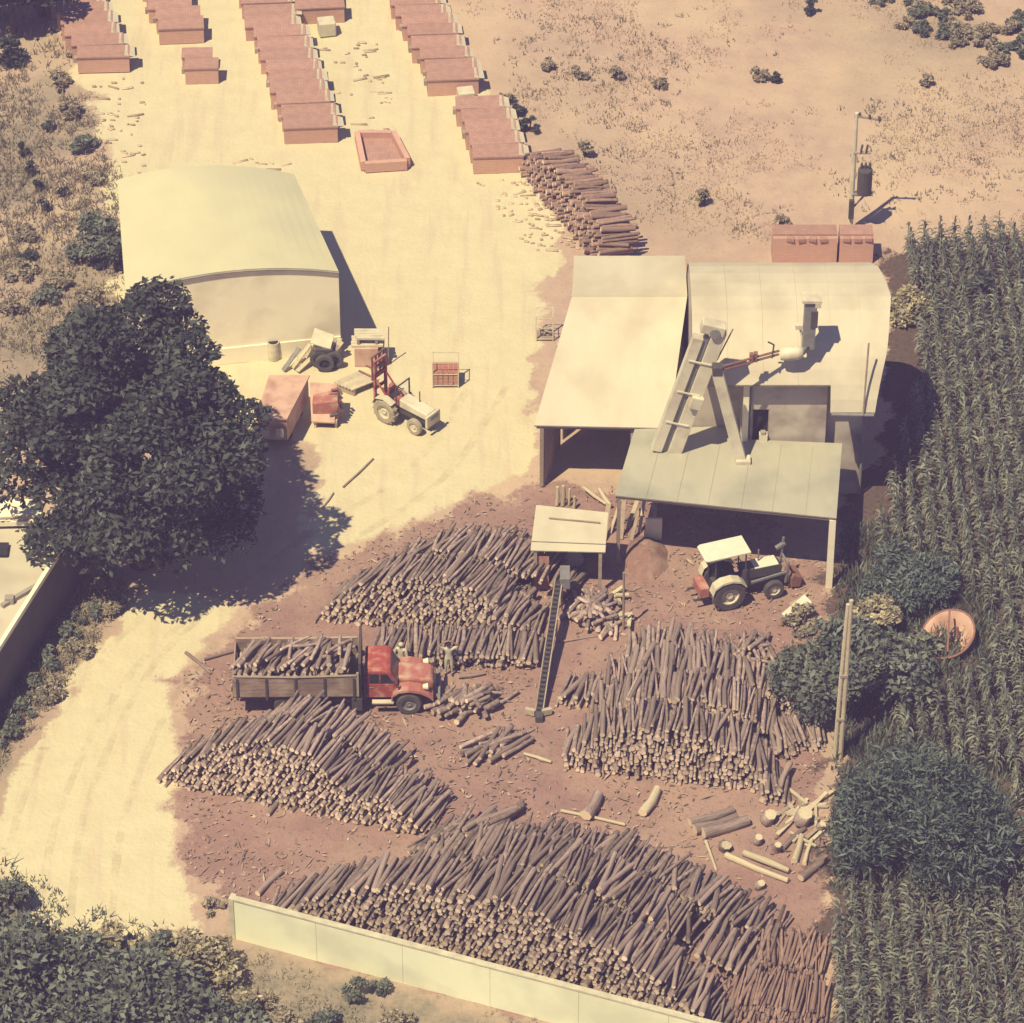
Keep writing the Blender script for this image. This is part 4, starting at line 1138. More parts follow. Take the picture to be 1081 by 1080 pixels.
def farm_tractor():
    a = at(769, 642); b = at(818, 632); rz = math.atan2(b.y - a.y, b.x - a.x)
    f = V3(math.cos(rz), math.sin(rz), 0); s = V3(-f.y, f.x, 0)
    o = a + s * .72
    root = thing('farm_tractor', 'farm tractor with a white flat canopy and pale bonnet parked before the lean-to', 'tractor', o, rz)
    for k in (-1, 1):
        wheel(root, (0, k * .70, .70), .70, .40, 'tyre', 'steel_pale', 16)
        wheel(root, (2.0, k * .62, .43), .43, .24, 'tyre', 'steel_pale')
        m = MB(); pts = [(-.78, .95), (-.66, 1.3), (-.35, 1.5), (.1, 1.54), (.45, 1.42), (.7, 1.15)]
        for (xa, za), (xb, zb) in zip(pts, pts[1:]): m.add([(xa, k * .48, za), (xb, k * .48, zb), (xb, k * .92, zb), (xa, k * .92, za), (xa, k * .93, za - .09), (xb, k * .93, zb - .09)], [(0, 1, 2, 3), (3, 2, 5, 4)], 'plastic_pale')
        m.build('fender', root)
    m = extrude(MB(), [(-.5, .55), (.9, .6), (2.45, .55), (2.5, .9), (.9, 1.0), (-.5, 1.0)], -.26, .26, 'dark_metal'); m.build('chassis', root)
    m = extrude(MB(), [(.75, .98), (2.42, .88), (2.48, 1.28), (2.36, 1.40), (.75, 1.48)], -.30, .30, 'dark_metal'); m.build('bonnet_side', root, bevel=.04)
    m = MB(); m.box((1.78, 0, 1.44), (1.05, .62, .07), 'white_paint'); m.build('bonnet_top', root, bevel=.03, )
    m = MB(); m.tube([(1.55, .12, 1.45), (1.55, .12, 2.05)], .035, 'steel_grey', 6); m.build('exhaust', root)
    m = MB(); m.box((.0, 0, 1.2), (.45, .46, .1), 'dark'); m.box((-.22, 0, 1.45), (.08, .46, .45), 'dark'); m.build('seat', root)
    m = MB(); m.tube([(.75, 0, 1.4), (.55, 0, 1.68)], .03, 'dark_metal', 6); m.lathe((.54, 0, 1.7), (-.5, 0, .8), [(.2, -.015), (.225, 0), (.2, .015), (.185, 0), (.2, -.015)], 'dark', 16); m.build('steering_wheel', root)
    for x, y in ((-.5, -.42), (-.5, .42), (.8, -.42), (.8, .42)):
        m = MB(); m.bar((x, y, 1.0), (x, y, 2.53), .05, .05, 'dark_metal'); m.build('canopy_post', root)
    m = MB(); m.slab([V3(-.85, -.58, 2.55), V3(.95, -.58, 2.6), V3(.95, .58, 2.6), V3(-.85, .58, 2.55)], .06, 'white_paint'); m.slab([V3(-1.0, -.5, 2.53), V3(-.855, -.58, 2.55), V3(-.855, .58, 2.55), V3(-1.0, .5, 2.53)], .05, 'white_paint'); m.build('canopy', root, bevel=.02)
    # front lifting frame
    m = MB()
    for y in (-.36, .36): m.bar((1.1, y, .8), (2.75, y, 1.0), .07, .1, 'steel_grey'); m.bar((2.6, y, .45), (2.72, y, 2.25 if y > 0 else 1.5), .07, .08, 'steel_grey')
    m.bar((2.68, -.4, 1.4), (2.68, .4, 1.4), .07, .07, 'steel_grey'); m.bar((2.4, .36, 1.75), (2.8, .36, 1.95), .16, .12, 'steel_grey'); m.build('lift_frame', root)
    m = extrude(MB(), [(2.85, .15), (3.25, .1), (3.35, .55), (2.95, .75), (2.85, .6)], -.42, .42, 'rust'); m.build('bucket', root, bevel=.02)
    m = MB(); m.box((-.95, 0, .8), (.4, .9, .45), 'red_faded'); m.bar((-.7, -.35, .5), (-1.4, -.4, .5), .07, .09, 'dark_metal'); m.bar((-.7, .35, .5), (-1.4, .4, .5), .07, .09, 'dark_metal'); m.build('rear_linkage', root)
    m = MB(); m.tube([(2.0, -.6, .43), (2.0, .6, .43)], .06, 'dark_metal', 6); m.build('front_axle', root)
    m = MB(); m.tube([(0, -.62, .7), (0, .62, .7)], .12, 'dark_metal', 8); m.build('rear_axle', root)


def loader_tractor():
    a = at(407, 445); rz = R(-38); f = V3(math.cos(rz), math.sin(rz), 0); s = V3(-f.y, f.x, 0)
    o = a + s * .6 + f * .0
    root = thing('lift_tractor', 'dusty tractor with a tall red lifting mast parked on the pale yard', 'tractor', o, rz)
    for k in (-1, 1):
        wheel(root, (0, k * .58, .58), .58, .34, 'tyre_dusty', 'steel_pale', 14); wheel(root, (1.55, k * .5, .38), .38, .22, 'tyre_dusty', 'steel_pale')
        m = MB(); pts = [(-.62, .8), (-.45, 1.15), (0, 1.28), (.45, 1.12)]
        for (xa, za), (xb, zb) in zip(pts, pts[1:]): m.add([(xa, k * .4, za), (xb, k * .4, zb), (xb, k * .78, zb), (xa, k * .78, za)], [(0, 1, 2, 3)], 'plastic_pale')
        m.build('fender', root)
    m = extrude(MB(), [(-.5, .5), (2.0, .5), (2.0, .85), (-.5, .9)], -.22, .22, 'dark_metal'); m.build('chassis', root)
    m = extrude(MB(), [(.55, .86), (2.05, .8), (2.1, 1.12), (.55, 1.28)], -.32, .32, 'steel_pale'); m.build('bonnet', root, bevel=.05)
    m = MB(); m.box((2.16, 0, .8), (.12, .9, .6), 'steel_pale'); m.box((2.24, 0, .95), (.06, .5, .24), 'steel_grey'); m.build('front_weight', root, bevel=.02)
    m = MB(); m.box((0.05, 0, 1.12), (.4, .42, .1), 'dark'); m.box((-.12, 0, 1.34), (.08, .42, .4), 'red_paint'); m.build('seat', root)
    m = MB(); m.tube([(.55, 0, 1.2), (.38, 0, 1.5)], .03, 'dark_metal', 6); m.lathe((.37, 0, 1.52), (-.5, 0, .8), [(.17, -.015), (.19, 0), (.17, .015), (.155, 0), (.17, -.015)], 'dark', 14); m.build('steering_wheel', root)
    m = MB()
    for y in (-.45, .45): m.bar((.5, y, .9), (.5, y, 1.95), .05, .05, 'dark_metal')
    m.bar((.5, -.48, 1.95), (.5, .48, 1.95), .05, .05, 'dark_metal'); m.build('roll_bar', root)
    m = MB()
    for y in (-.36, .36):
        m.bar((-.75, y, .2), (-.75, y, 2.7), .1, .12, 'red_paint'); m.bar((-.72, y, .7), (.1, y, .9), .08, .1, 'red_paint'); m.bar((-.7, y, 1.8), (.05, y, 1.0), .06, .06, 'red_paint')
    for z in (.5, 1.3, 2.0, 2.68): m.bar((-.75, -.4, z), (-.75, .4, z), .1, .1, 'red_paint')
    m.build('mast', root)
    m = MB()
    for y in (-.4, -.13, .13, .4): m.bar((-.86, y, 1.75), (-.86, y, 2.95), .06, .06, 'rust')
    for z in (1.75, 2.3, 2.92): m.bar((-.86, -.45, z), (-.86, .45, z), .07, .07, 'rust')
    m.build('fork_carriage', root)
    for y in (-.25, .25): m = MB(); m.bar((-.9, y, 1.74), (-1.75, y, 1.74), .1, .05, 'rust'); m.build('fork', root)
    m = MB(); m.box((.35, 0, 1.02), (.3, .5, .3), 'red_paint'); m.box((-.3, .3, 1.2), (.3, .16, .3), 'red_paint'); m.build('dash', root)
    m = MB(); m.tube([(1.3, .18, 1.2), (1.3, .18, 1.75)], .03, 'rust', 6); m.build('exhaust', root)


# ------------------------------------------------------------------ yard objects
def cage(px, py, W, D, H, fill, label):
    o = at(px, py)
    root = thing('wire_cage', label, 'crate', o)
    for x in (0, W):
        for y in (0, D):
            m = MB(); m.box((x, y, H / 2), (.05, .05, H), 'steel_pale' if not fill else 'plastic_pale'); m.build('post', root)
    for z in (.1, H * .52, H - .03):
        m = MB(); mt = 'plastic_pale'
        m.bar((0, 0, z), (W, 0, z), .03, .03, mt); m.bar((0, D, z), (W, D, z), .03, .03, mt); m.bar((0, 0, z), (0, D, z), .03, .03, mt); m.bar((W, 0, z), (W, D, z), .03, .03, mt)
        m.build('rail', root)
    m = MB(); m.box((W / 2, D / 2, .08), (W, D, .06), 'timber'); m.build('base_board', root)
    if fill:
        nx, ny = 5, 4
        bm = MB(); bm.box((0, 0, 0), (W / nx * .9, D / ny * .9, .16), 'red_faded'); me = None
        for k in range(4):
            for i in range(nx):
                for j in range(ny):
                    if k < 3 and 0 < i < nx - 1 and 0 < j < ny - 1: continue
                    if me is None:
                        ob = bm.build('brick', root); me = ob.data
                    else:
                        ob = link('brick', me, root)
                    ob.location = (W * (i + .5) / nx, D * (j + .5) / ny, .2 + k * .172 + random.uniform(-.01, .015)); ob.rotation_euler = (0, 0, random.uniform(-.08, .08))
    else:
        for k in range(5):
            m = MB(); m.bar((random.uniform(.1, .3), random.uniform(.1, D), .16 + k * .05), (random.uniform(.5, W), random.uniform(.1, D), .16 + k * .05), .07, .04, 'timber'); m.build('offcut', root)


def yard():
    cage(457, 409, 1.12, .8, 1.35, True, 'wire cage half full of red bricks on the pale yard')
    cage(566, 360, .75, .7, 1.35, False, 'empty pale wire cage beside the wing roof')
    # box trailer with pink roof
    q = [at(270, 440, 1.7), at(303, 442, 1.7), at(327, 396, 1.7), at(284, 396, 1.7)]
    c = sum(q, V3(0, 0, 0)) / 4; c.z = 0
    root = thing('pink_trailer', 'boxy trailer with a faded pink flat roof at the edge of the tree shade', 'trailer', c)
    m = MB(); m.slab([c + (p - c) * 1.0 for p in q], .08, 'pink_paint'); P(m, 'roof', root)
    m = MB(); m.slab([V3(c.x, c.y, 0) + (V3(p.x, p.y, 0) - c) * .94 + V3(0, 0, 1.61) for p in q], 1.15, 'pink_paint'); P(m, 'body', root)
    for t, u in ((.25, .25), (.75, .25), (.25, .75), (.75, .75)):
        p = lerp(lerp(q[0], q[1], t), lerp(q[3], q[2], t), u)
        wheel(root, Vector((p.x, p.y, .32)) - c, .32, .2, 'tyre', 'steel_grey')
    m = MB(); m.box(lerp(q[0], q[1], .25) + V3(0, -.06, -.75), (.4, .08, .45), 'plastic_pale'); P(m, 'end_panel', root)
    m = MB(); m.box(lerp(q[0], q[1], .75) + V3(0, -.06, -.75), (.35, .08, .45), 'plastic_pale'); P(m, 'end_panel', root)
    # red hopper machine
    c = at(345, 452); root = thing('red_hopper', 'red hopper machine with a sloping pink plate beside the pink trailer', 'hopper', c)
    m = MB(); m.slab([V3(-.65, -.1, .45), V3(.35, -.15, .42), V3(.45, 1.2, 1.5), V3(-.75, 1.25, 1.55)], .06, 'pink_paint'); m.build('slope_plate', root)
    m = extrude(MB(), [(-.6, .1), (.45, .1), (.6, .7), (.5, 1.35), (-.6, 1.2)], .15, 1.2, 'red_faded'); m.build('bin', root, bevel=.04)
    for k in range(6):
        m = MB(); z = .5 + k * .16; m.tube([(.15 + .05 * (k % 2), .05 + k * .16, z + .12), (.5, .1 + k * .14, z + .22), (.68, .2 + k * .1, z)], .06, 'rust' if k % 2 else 'dark_metal', 6); m.build('arm', root)
    for x in (-.5, .4):
        m = MB(); m.box((x, .05, .2), (.1, .1, .45), 'plastic_pale'); m.build('leg', root)
    m = MB(); m.lathe((.5, .35, .9), (1, -.4, 0), [(0, 0), (.28, 0), (.28, .08), (0, .08)], 'rust', 14); m.build('flywheel', root)
    # strapped bundle with pale boards on top
    c = at(387, 389); root = thing('board_bundle', 'tall bundle topped with two layers of pale boards beside the shed corner', 'bundle', c)
    m = MB(); m.box((0, .5, .5), (1.05, .8, 1.0), 'pink_paint'); m.build('crate_body', root, bevel=.02)
    m = MB(); m.box((.62, .45, .45), (.12, .9, .9), 'timber', rot=Matrix.Rotation(.25, 3, 'Y')); m.build('leaning_board', root)
    for k in range(4):
        m = MB(); m.box((random.uniform(-.05, .1), .28 + k * .2, 1.06), (1.4, .18, .1), 'plastic_pale', rz=random.uniform(-.03, .03)); m.build('board', root)
    for k in range(4):
        m = MB(); m.box((.12 + random.uniform(-.05, .1), .32 + k * .19, 1.42), (1.25, .17, .1), 'plastic_pale', rz=random.uniform(-.04, .04)); m.build('board', root)
    for x in (-.35, .45): m = MB(); m.box((x, .6, 1.24), (.12, .7, .26), 'timber'); m.build('spacer', root)
    m = MB(); m.tube([(.95, .3, 0), (1.0, .35, 2.0)], .03, 'timber', 6); m.build('stake', root)
    # deck of planks
    a, b, c2, d = at(352, 404, .35), at(372, 412, .35), at(402, 400, .35), at(376, 393, .35)
    root = thing('plank_deck', 'low deck of weathered planks in front of the board bundle', 'deck', (a + c2) / 2)
    for k in range(6):
        m = MB(); m.bar(lerp(a, b, k / 6 + .08), lerp(d, c2, k / 6 + .08), .17, .05, 'timber_pale'); P(m, 'plank', root)
    for k in (.1, .9):
        m = MB(); m.bar(lerp(a, d, k) - V3(0, 0, .18), lerp(b, c2, k) - V3(0, 0, .18), .14, .3, 'timber'); P(m, 'bearer', root)
    # scrap heap
    c = at(330, 392); root = thing('scrap_heap', 'heap of leaning pale boards, tyres and a dark drum before the shed front', 'scrap heap', c)
    for k in range(9):
        x = random.uniform(-1.3, .9); a = random.uniform(.2, 1.0); L = random.uniform(.7, 1.2)
        m = MB(); m.bar((x, random.uniform(-.2, .5), .1), (x + L * math.cos(a), random.uniform(.5, 1.2), .3 + L * math.sin(a)), .22, .05, 'timber_pale' if k % 3 else 'steel_grey'); m.build('board', root)
    for x, y in ((.55, .0), (.95, .25), (.3, .35)):
        wheel(root, (x, y, .45), .42, .24, 'tyre', 'dark', name='old_tyre')
    m = MB(); m.lathe((.2, .9, 0), (0, 0, 1), [(0, 0), (.3, 0), (.3, .9), (0, .92)], 'steel_pale', 14); m.build('drum', root)
    m = MB(); m.slab([V3(-.1, .5, 1.2), V3(.8, .3, 1.0), V3(.95, 1.0, 1.25), V3(.1, 1.2, 1.5)], .05, 'plastic_pale'); m.build('sheet', root)
    m = MB(); m.box((.5, .6, .5), (.8, .7, 1.0), 'dark_metal'); m.build('engine_block', root, bevel=.05)
    for (x, y, lab) in ((289, 378, 'pale drum with a dark lid before the shed front'),):
        o = at(x, y); root = thing('oil_drum', lab, 'drum', o)
        m = MB(); m.lathe((0, 0, 0), (0, 0, 1), [(0, 0), (.29, 0), (.3, .28), (.31, .3), (.3, .32), (.3, .6), (.31, .62), (.3, .64), (.29, .92), (.27, .9), (0, .88)], 'plastic_pale', 16); m.build('drum_shell', root)
        m = MB(); m.lathe((.0, 0, .92), (0, 0, 1), [(0, .02), (.22, .02), (.22, -.02)], 'dark', 14); m.build('drum_lid', root)
    for (a, b, r, lab) in (((362, 514), (394, 484), .04, 'thin pole lying on the pale yard at the shade edge'), ((340, 536), (352, 520), .035, 'short stick lying in the tree shade')):
        a, b = at(*a, .05), at(*b, .05); m = MB(); m.tube([a, lerp(a, b, .5) + V3(.03, 0, .01), b], r, 'timber', 6); tag(m.build('pole', loc=a), lab, 'pole')
    # boards leaning at the lean-to corner
    root = thing('leaning_boards', 'pale boards and offcuts propped against the lean-to post', 'boards', at(665, 560))
    for k in range(8):
        x = 640 + k * 7 + random.uniform(-3, 3); p = at(x, 565 + random.uniform(-8, 6), .02); t = p + V3(random.uniform(.0, .5), random.uniform(.5, 1.1), random.uniform(.7, 1.6))
        m = MB(); m.bar(p, t, random.uniform(.12, .24), .04, 'timber_pale' if k % 2 else 'timber'); P(m, 'board', root)
    m = MB(); m.box(at(690, 558, .55), (.7, .1, 1.1), 'plaster'); P(m, 'pale_panel', root)
    p = at(658, 665); m = MB(); m.tube([p, p + V3(-.03, .0, 3.0)], .05, 'timber', 7); m.bar(p + V3(0, 0, 1.45), p + V3(.0, .2, 1.5), .08, .08, 'timber'); tag(m.build('prop_post', loc=p), 'slim wooden post standing beside the round log heap', 'post')
    root = thing('saw_bits', 'scatter of pale sawn offcuts at the post beside the round log heap', 'offcuts', at(650, 640))
    for k in range(9):
        p = at(635 + random.random() * 30, 622 + random.random() * 34, .06 + .04 * k); a = random.uniform(0, 3)
        m = MB(); dd = V3(math.cos(a), math.sin(a), random.uniform(-.1, .1)) * random.uniform(.2, .5); m.bar(p - dd, p + dd, .16, .07, 'timber_pale'); P(m, 'offcut', root)
    a, b = at(829, 652, .2), at(853, 632, .35)
    m = MB(); m.bar(a, b, .45, .06, 'white_paint', up=(.3, -.4, 1)); tag(m.build('pale_board', loc=a), 'wide pale board lying between tractor and bushes', 'board')
    # offcuts by the bushes
    root = thing('offcut_heap', 'jumble of pale split offcuts beside the largest stump', 'offcuts', at(845, 850))
    for k in range(26):
        p = at(818 + random.random() * 56, 836 + random.random() * 50, .05 + .02 * (k % 6)); a = random.gauss(.7, .6)
        m = MB(); dd = V3(math.cos(a), math.sin(a) * 1.4, random.uniform(-.05, .15)) * random.uniform(.25, .75); m.bar(p - dd, p + dd, random.uniform(.07, .18), .07, random.choice(('timber_pale', 'timber', 'timber_pale'))); P(m, 'offcut', root)
    # pink tub in the bushes
    c = at(1000, 682); root = thing('pink_tub', 'large rusty pink tub lying on its side among the bushes and maize', 'tub', c, R(10))
    ax = V3(-.42, -.22, .88).normalized()
    m = MB(); m.lathe((0, 0, .6), ax, [(0, -.85), (.5, -.8), (.85, -.55), (1.1, 0), (1.16, .06), (1.08, .06), (.82, -.48), (.45, -.72), (0, -.76)], 'pink_paint', 26); m.build('shell', root, smooth=True)
    m = MB(); m.lathe((0, 0, .6), ax, [(1.1, 0), (1.17, .0), (1.17, .08), (1.09, .08), (1.1, 0)], 'rust', 26); m.build('rim', root)
    for k in (-.5, .55): m = MB(); m.bar((k, .2, 0), (k * .8, .3, .7), .09, .09, 'rust'); m.build('leg', root)
    m = MB(); m.bar((-.2, -.7, .3), (.15, .55, 1.45), .08, .05, 'rust', up=(0, 0, 1)); m.build('strap', root)


def mound(name, px, py, rx, ry, h, mat, label):
    c = at(px, py); n = 18; V = []; F = []
    for i in range(7):
        for j in range(n):
            a = 2 * math.pi * j / n; t = i / 6
            rr = (1 - t) * (1 + .25 * (vnoise(3 * math.cos(a) + 7, 3 * math.sin(a) + px) - .5)); z = h * (1 - (1 - t) ** 1.6) * (1 + .5 * (float(vnoise(a * 2 + px, t * 4)) - .5)) - .06
            V.append((rr * rx * math.cos(a), rr * ry * math.sin(a), z))
    for i in range(6):
        for j in range(n): F.append((i * n + j, i * n + (j + 1) % n, (i + 1) * n + (j + 1) % n, (i + 1) * n + j))
    m = MB(); m.add(V, F, mat); o = m.build(name, smooth=True); o.location = c
    return tag(o, label, 'earth heap')


pmat('earth_red', (0.26, 0.155, 0.13), (0.19, 0.115, 0.10), 2.0, 1.0, .6, 8, c3=(.32, .22, .18), scale3=1.5)
pmat('earth_grey', (0.23, 0.185, 0.165), (0.16, 0.13, 0.12), 2.0, 1.0, .6, 8, c3=(.3, .24, .2), scale3=1.5)
mound('earth_heap', 683, 590, 1.0, 1.6, .55, 'earth_red', 'reddish sawdust heap at the mouth of the lean-to')
mound('earth_heap', 535, 592, 1.5, 1.7, .8, 'earth_grey', 'grey earth heap between log mound and small shelter')


# ------------------------------------------------------------------ people
def person(px, py, rz, pose, label, mats, h=1.68):
    """joints and radii grown into one surface with the skin modifier, then coloured by limb"""
    J = {'pelvis': (0, 0, .93, .135), 'belly': (0, .0, 1.08, .13), 'chest': (0, .0, 1.28, .155), 'neck': (0, .0, 1.45, .062), 'head0': (0, .015, 1.53, .085), 'head1': (0, .02, 1.60, .10), 'head2': (0, .01, 1.67, .075)}
    E = [('pelvis', 'belly', 'shirt'), ('belly', 'chest', 'shirt'), ('chest', 'neck', 'shirt'), ('neck', 'head0', 'skin'), ('head0', 'head1', 'skin'), ('head1', 'head2', 'hair')]
    for s, k in ((-1, 'l'), (1, 'r')):
        J['hip' + k] = (s * .10, 0, .88, .10); J['knee' + k] = (s * .12, .03, .49, .068); J['ankle' + k] = (s * .13, -.01, .09, .045); J['toe' + k] = (s * .15, .15, .04, .038)
        E += [('pelvis', 'hip' + k, 'trousers'), ('hip' + k, 'knee' + k, 'trousers'), ('knee' + k, 'ankle' + k, 'trousers'), ('ankle' + k, 'toe' + k, 'hair')]
        J['sh' + k] = (s * .19, 0, 1.40, .07)
        if pose == 'raised': el, wr, ha = (s * .40, .03, 1.55), (s * .20, .06, 1.76), (s * .10, .07, 1.82)
        elif pose == 'carry': el, wr, ha = (s * .27, .04, 1.13), (s * .20, .26, 1.08), (s * .15, .34, 1.10)
        else: el, wr, ha = (s * .27, 0, 1.12), (s * .28, .1, .88), (s * .27, .13, .80)
        J['el' + k] = (*el, .05); J['wr' + k] = (*wr, .036); J['ha' + k] = (*ha, .042)
        E += [('chest', 'sh' + k, 'shirt'), ('sh' + k, 'el' + k, 'shirt'), ('el' + k, 'wr' + k, 'skin'), ('wr' + k, 'ha' + k, 'skin')]
        hv = (Vector(ha) - Vector(wr)).normalized(); sv = V3(0, 0, 1).cross(hv).normalized()
        for f in range(4):
            n1 = 'f%d%s' % (f, k); base = Vector(ha) + hv * .05 + sv * (.024 * (f - 1.5)); tip = base + hv * (.045 + .01 * (1 if f in (1, 2) else 0)) + V3(0, .012, -.015)
            J[n1] = (*base, .012); J[n1 + 't'] = (*tip, .009); E += [('ha' + k, n1, 'skin'), (n1, n1 + 't', 'skin')]
        th = Vector(ha) + sv * (.05 * s) + hv * .01; J['th' + k] = (*th, .013); E += [('ha' + k, 'th' + k, 'skin')]
    names = list(J); sc = h / 1.72
    me = bpy.data.meshes.new('body'); me.from_pydata([tuple(c * sc for c in J[n][:3]) for n in names], [(names.index(a), names.index(b)) for a, b, _ in E], []); me.update()
    ob = bpy.data.objects.new('body', me); COL.objects.link(ob)
    sk = ob.modifiers.new('skin', 'SKIN'); sk.use_smooth_shade = True
    for i, n in enumerate(names):
        v = me.skin_vertices[0].data[i]; v.radius = (J[n][3] * sc, J[n][3] * sc * (.78 if n in ('chest', 'belly', 'pelvis') else 1)); v.use_root = (n == 'pelvis')
    sb = ob.modifiers.new('sub', 'SUBSURF'); sb.levels = 2; sb.render_levels = 2
    bpy.context.view_layer.update()
    dg = bpy.context.evaluated_depsgraph_get(); m2 = bpy.data.meshes.new_from_object(ob.evaluated_get(dg))
    bpy.data.objects.remove(ob); bpy.data.meshes.remove(me)
    order = ['skin', 'shirt', 'trousers', 'hair']; m2.materials.clear()
    for k in order: m2.materials.append(MATS[mats[k]])
    segs = [(Vector(J[a][:3]) * sc, Vector(J[b][:3]) * sc, k, (J[a][3] + J[b][3]) / 2) for a, b, k in E]
    for p in m2.polygons:
        c = p.center; best = 9; bk = 0
        for a, b, k, r in segs:
            t = max(0, min(1, (c - a).dot(b - a) / max((b - a).length_squared, 1e-9))); d = (c - a.lerp(b, t)).length - r * sc
            if d < best: best = d; bk = order.index(k)
        p.material_index = bk; p.use_smooth = True
    o = bpy.data.objects.new('person', m2); COL.objects.link(o); o.location = at(px, py); o.rotation_euler = (0, 0, rz)
    hd = MB(); c = Vector(J['head1'][:3]) * sc
    hd.lathe(c + V3(0, -.012, -.01), (0, 0, 1), [(.105, .0), (.112, .04), (.10, .085), (.06, .12), (0, .128)], mats['hair'], 14); hd.build('hat' if mats['hair'] != 'hair' else 'hair', o, smooth=True)
    fc = MB(); fc.box(c + V3(0, .105, -.005), (.022, .03, .045), mats['skin'])
    for s in (-1, 1): fc.box(c + V3(s * .036, .094, .018), (.026, .012, .012), 'hair'); fc.box(c + V3(s * .104, .0, 0), (.018, .04, .055), mats['skin'])
    fc.box(c + V3(0, .09, -.052), (.045, .012, .01), 'rust'); fc.build('face', o)
    tag(o, label, 'person')
    return o


lorry(); farm_tractor(); loader_tractor(); yard()
person(474, 712, R(180), 'raised', 'person in pale clothes standing by the logs with both arms raised to the head', {'skin': 'skin', 'shirt': 'cloth_pale', 'trousers': 'cloth_pale', 'hair': 'hair'})
person(424, 713, R(160), 'carry', 'person in a pale shirt and hat standing behind the bonnet of the red lorry', {'skin': 'skin', 'shirt': 'cloth_pale', 'trousers': 'cloth_blue', 'hair': 'plastic_pale'}, 1.72)
finish_piles()


# ------------------------------------------------------------------ plants
def leaf_mesh(name, C, size, mat, up=0.35, N=None, rg=RNG, aspect=.5, mats=None, mi=None):
    """C: (n, 3) leaf centres; each leaf a folded lozenge of its own, turned at random (N: outward lean)"""
    n = len(C); a = rg.normal(size=(n, 3)); a[:, 2] *= .6
    if N is not None: a += N * .8
    a /= np.linalg.norm(a, axis=1)[:, None] + 1e-9
    nrm = rg.normal(size=(n, 3)); nrm[:, 2] += up * 3
    if N is not None: nrm += N * .9
    b = np.cross(nrm, a); b /= np.linalg.norm(b, axis=1)[:, None] + 1e-9
    nn = np.cross(a, b)
    s = size * rg.uniform(.55, 1.3, (n, 1))
    V = np.stack([C - a * s, C + b * s * aspect + nn * s * .15, C + a * s - nn * s * .1, C - b * s * aspect + nn * s * .15], 1).reshape(-1, 3)
    F = np.arange(n * 4).reshape(n, 4)
    return raw_mesh(name, V, F, mi, mats or [mat])


def clump_points(c, r, n, rg=RNG, shell=.55, flat=.8):
    d = rg.normal(size=(n, 3)); d /= np.linalg.norm(d, axis=1)[:, None]
    d[:, 2] = np.where(d[:, 2] < -.35, -d[:, 2] * .6, d[:, 2])
    q = rg.uniform(shell, 1.05, (n, 1)) ** .7
    return np.asarray(c) + d * q * r * np.array([1, 1, flat]), d


def tree(px, py, rx, ry, rz, zc, nclump, cr, nleaf, leaf, mat, label, name='broadleaf_tree', group=None, seed=1, cat='tree', extra=()):
    rg = np.random.default_rng(seed); o = at(px, py)
    root = thing(name, label, cat, o, group=group)
    Cs, Ns, mids = [], [], []
    for k in range(nclump):
        for _ in range(30):
            d = rg.normal(size=3); d /= np.linalg.norm(d)
            if d[2] > -.7: break
        q = rg.uniform(.45, .92) if k > nclump * .25 else rg.uniform(.1, .5)
        c = np.array([rx, ry, rz]) * d * q + [0, 0, zc]
        c[:2] += rg.normal(size=2) * .25
        r = cr * rg.uniform(.65, 1.25); p, nn = clump_points(c, r, int(nleaf * (r / cr) ** 2), rg)
        Cs.append(p); Ns.append(nn); mids.append((c, r))
    for ex_, ey_, ez_, er_ in extra:
        p, nn = clump_points((ex_, ey_, ez_), er_, int(nleaf * (er_ / cr) ** 2), rg); Cs.append(p); Ns.append(nn); mids.append((np.array([ex_, ey_, ez_]), er_))
    me = leaf_mesh('crown', np.concatenate(Cs), leaf, mat, N=np.concatenate(Ns), rg=rg)
    link('crown', me, root)
    m = MB(); tr = .032 * (zc + rz) + .05
    m.tube([(0, 0, -.2), (.03, .02, zc * .35), (-.05, .05, zc * .75), (.05, 0, zc * 1.1)], [tr * 1.3, tr, tr * .75, tr * .35], 'bark_dark', 10); m.build('trunk', root, smooth=True)
    for i, (c, r) in enumerate(mids[::max(1, len(mids) // 12)]):
        h = zc * rg.uniform(.4, .8); m = MB(); e = Vector(c); s = V3(0, 0, h)
        m.tube([s, s.lerp(e, .5) + V3(0, 0, .15), e], [tr * .45, tr * .3, tr * .1], 'bark_dark', 6); m.build('limb', root, smooth=True)
    return root


def bush(px, py, r, h, n, leaf, mat, label, group=None, seed=1, name='bush', squash=1.0, cl=None, asp=.5, up=.35, kind='shrub', base=0.0):
    rg = np.random.default_rng(seed * 7 + 3); o = at(px, py); o.z = -.02
    root = thing(name, label, kind, o, group=group)
    nc = cl or max(4, int(5 + r * 5)); Cs, Ns = [], []; cents = []
    for k in range(nc):
        a = rg.uniform(0, 6.28); q = math.sqrt(rg.uniform(0, 1)) * .8
        z = base + h * (1 - q * q) * rg.uniform(.45, .92); cr = min(r, h) * rg.uniform(.26, .44)
        c = (r * q * math.cos(a), r * q * math.sin(a) * squash, max(cr * .5, z)); cents.append(c)
        p, nn = clump_points(c, cr, n // nc, rg, .4, .9); p[:, 2] = np.maximum(p[:, 2], .02); Cs.append(p); Ns.append(nn)
    link('foliage', leaf_mesh('foliage', np.concatenate(Cs), leaf, mat, N=np.concatenate(Ns), rg=rg, aspect=asp, up=up), root)
    m = MB()
    for c in cents[:7]: m.tube([(c[0] * .15, c[1] * .15, 0), (c[0] * .6, c[1] * .6, c[2] * .6), c], [.05 * h ** .5, .035, .015], 'bark_dark', 5)
    m.build('stems', root)
    return root


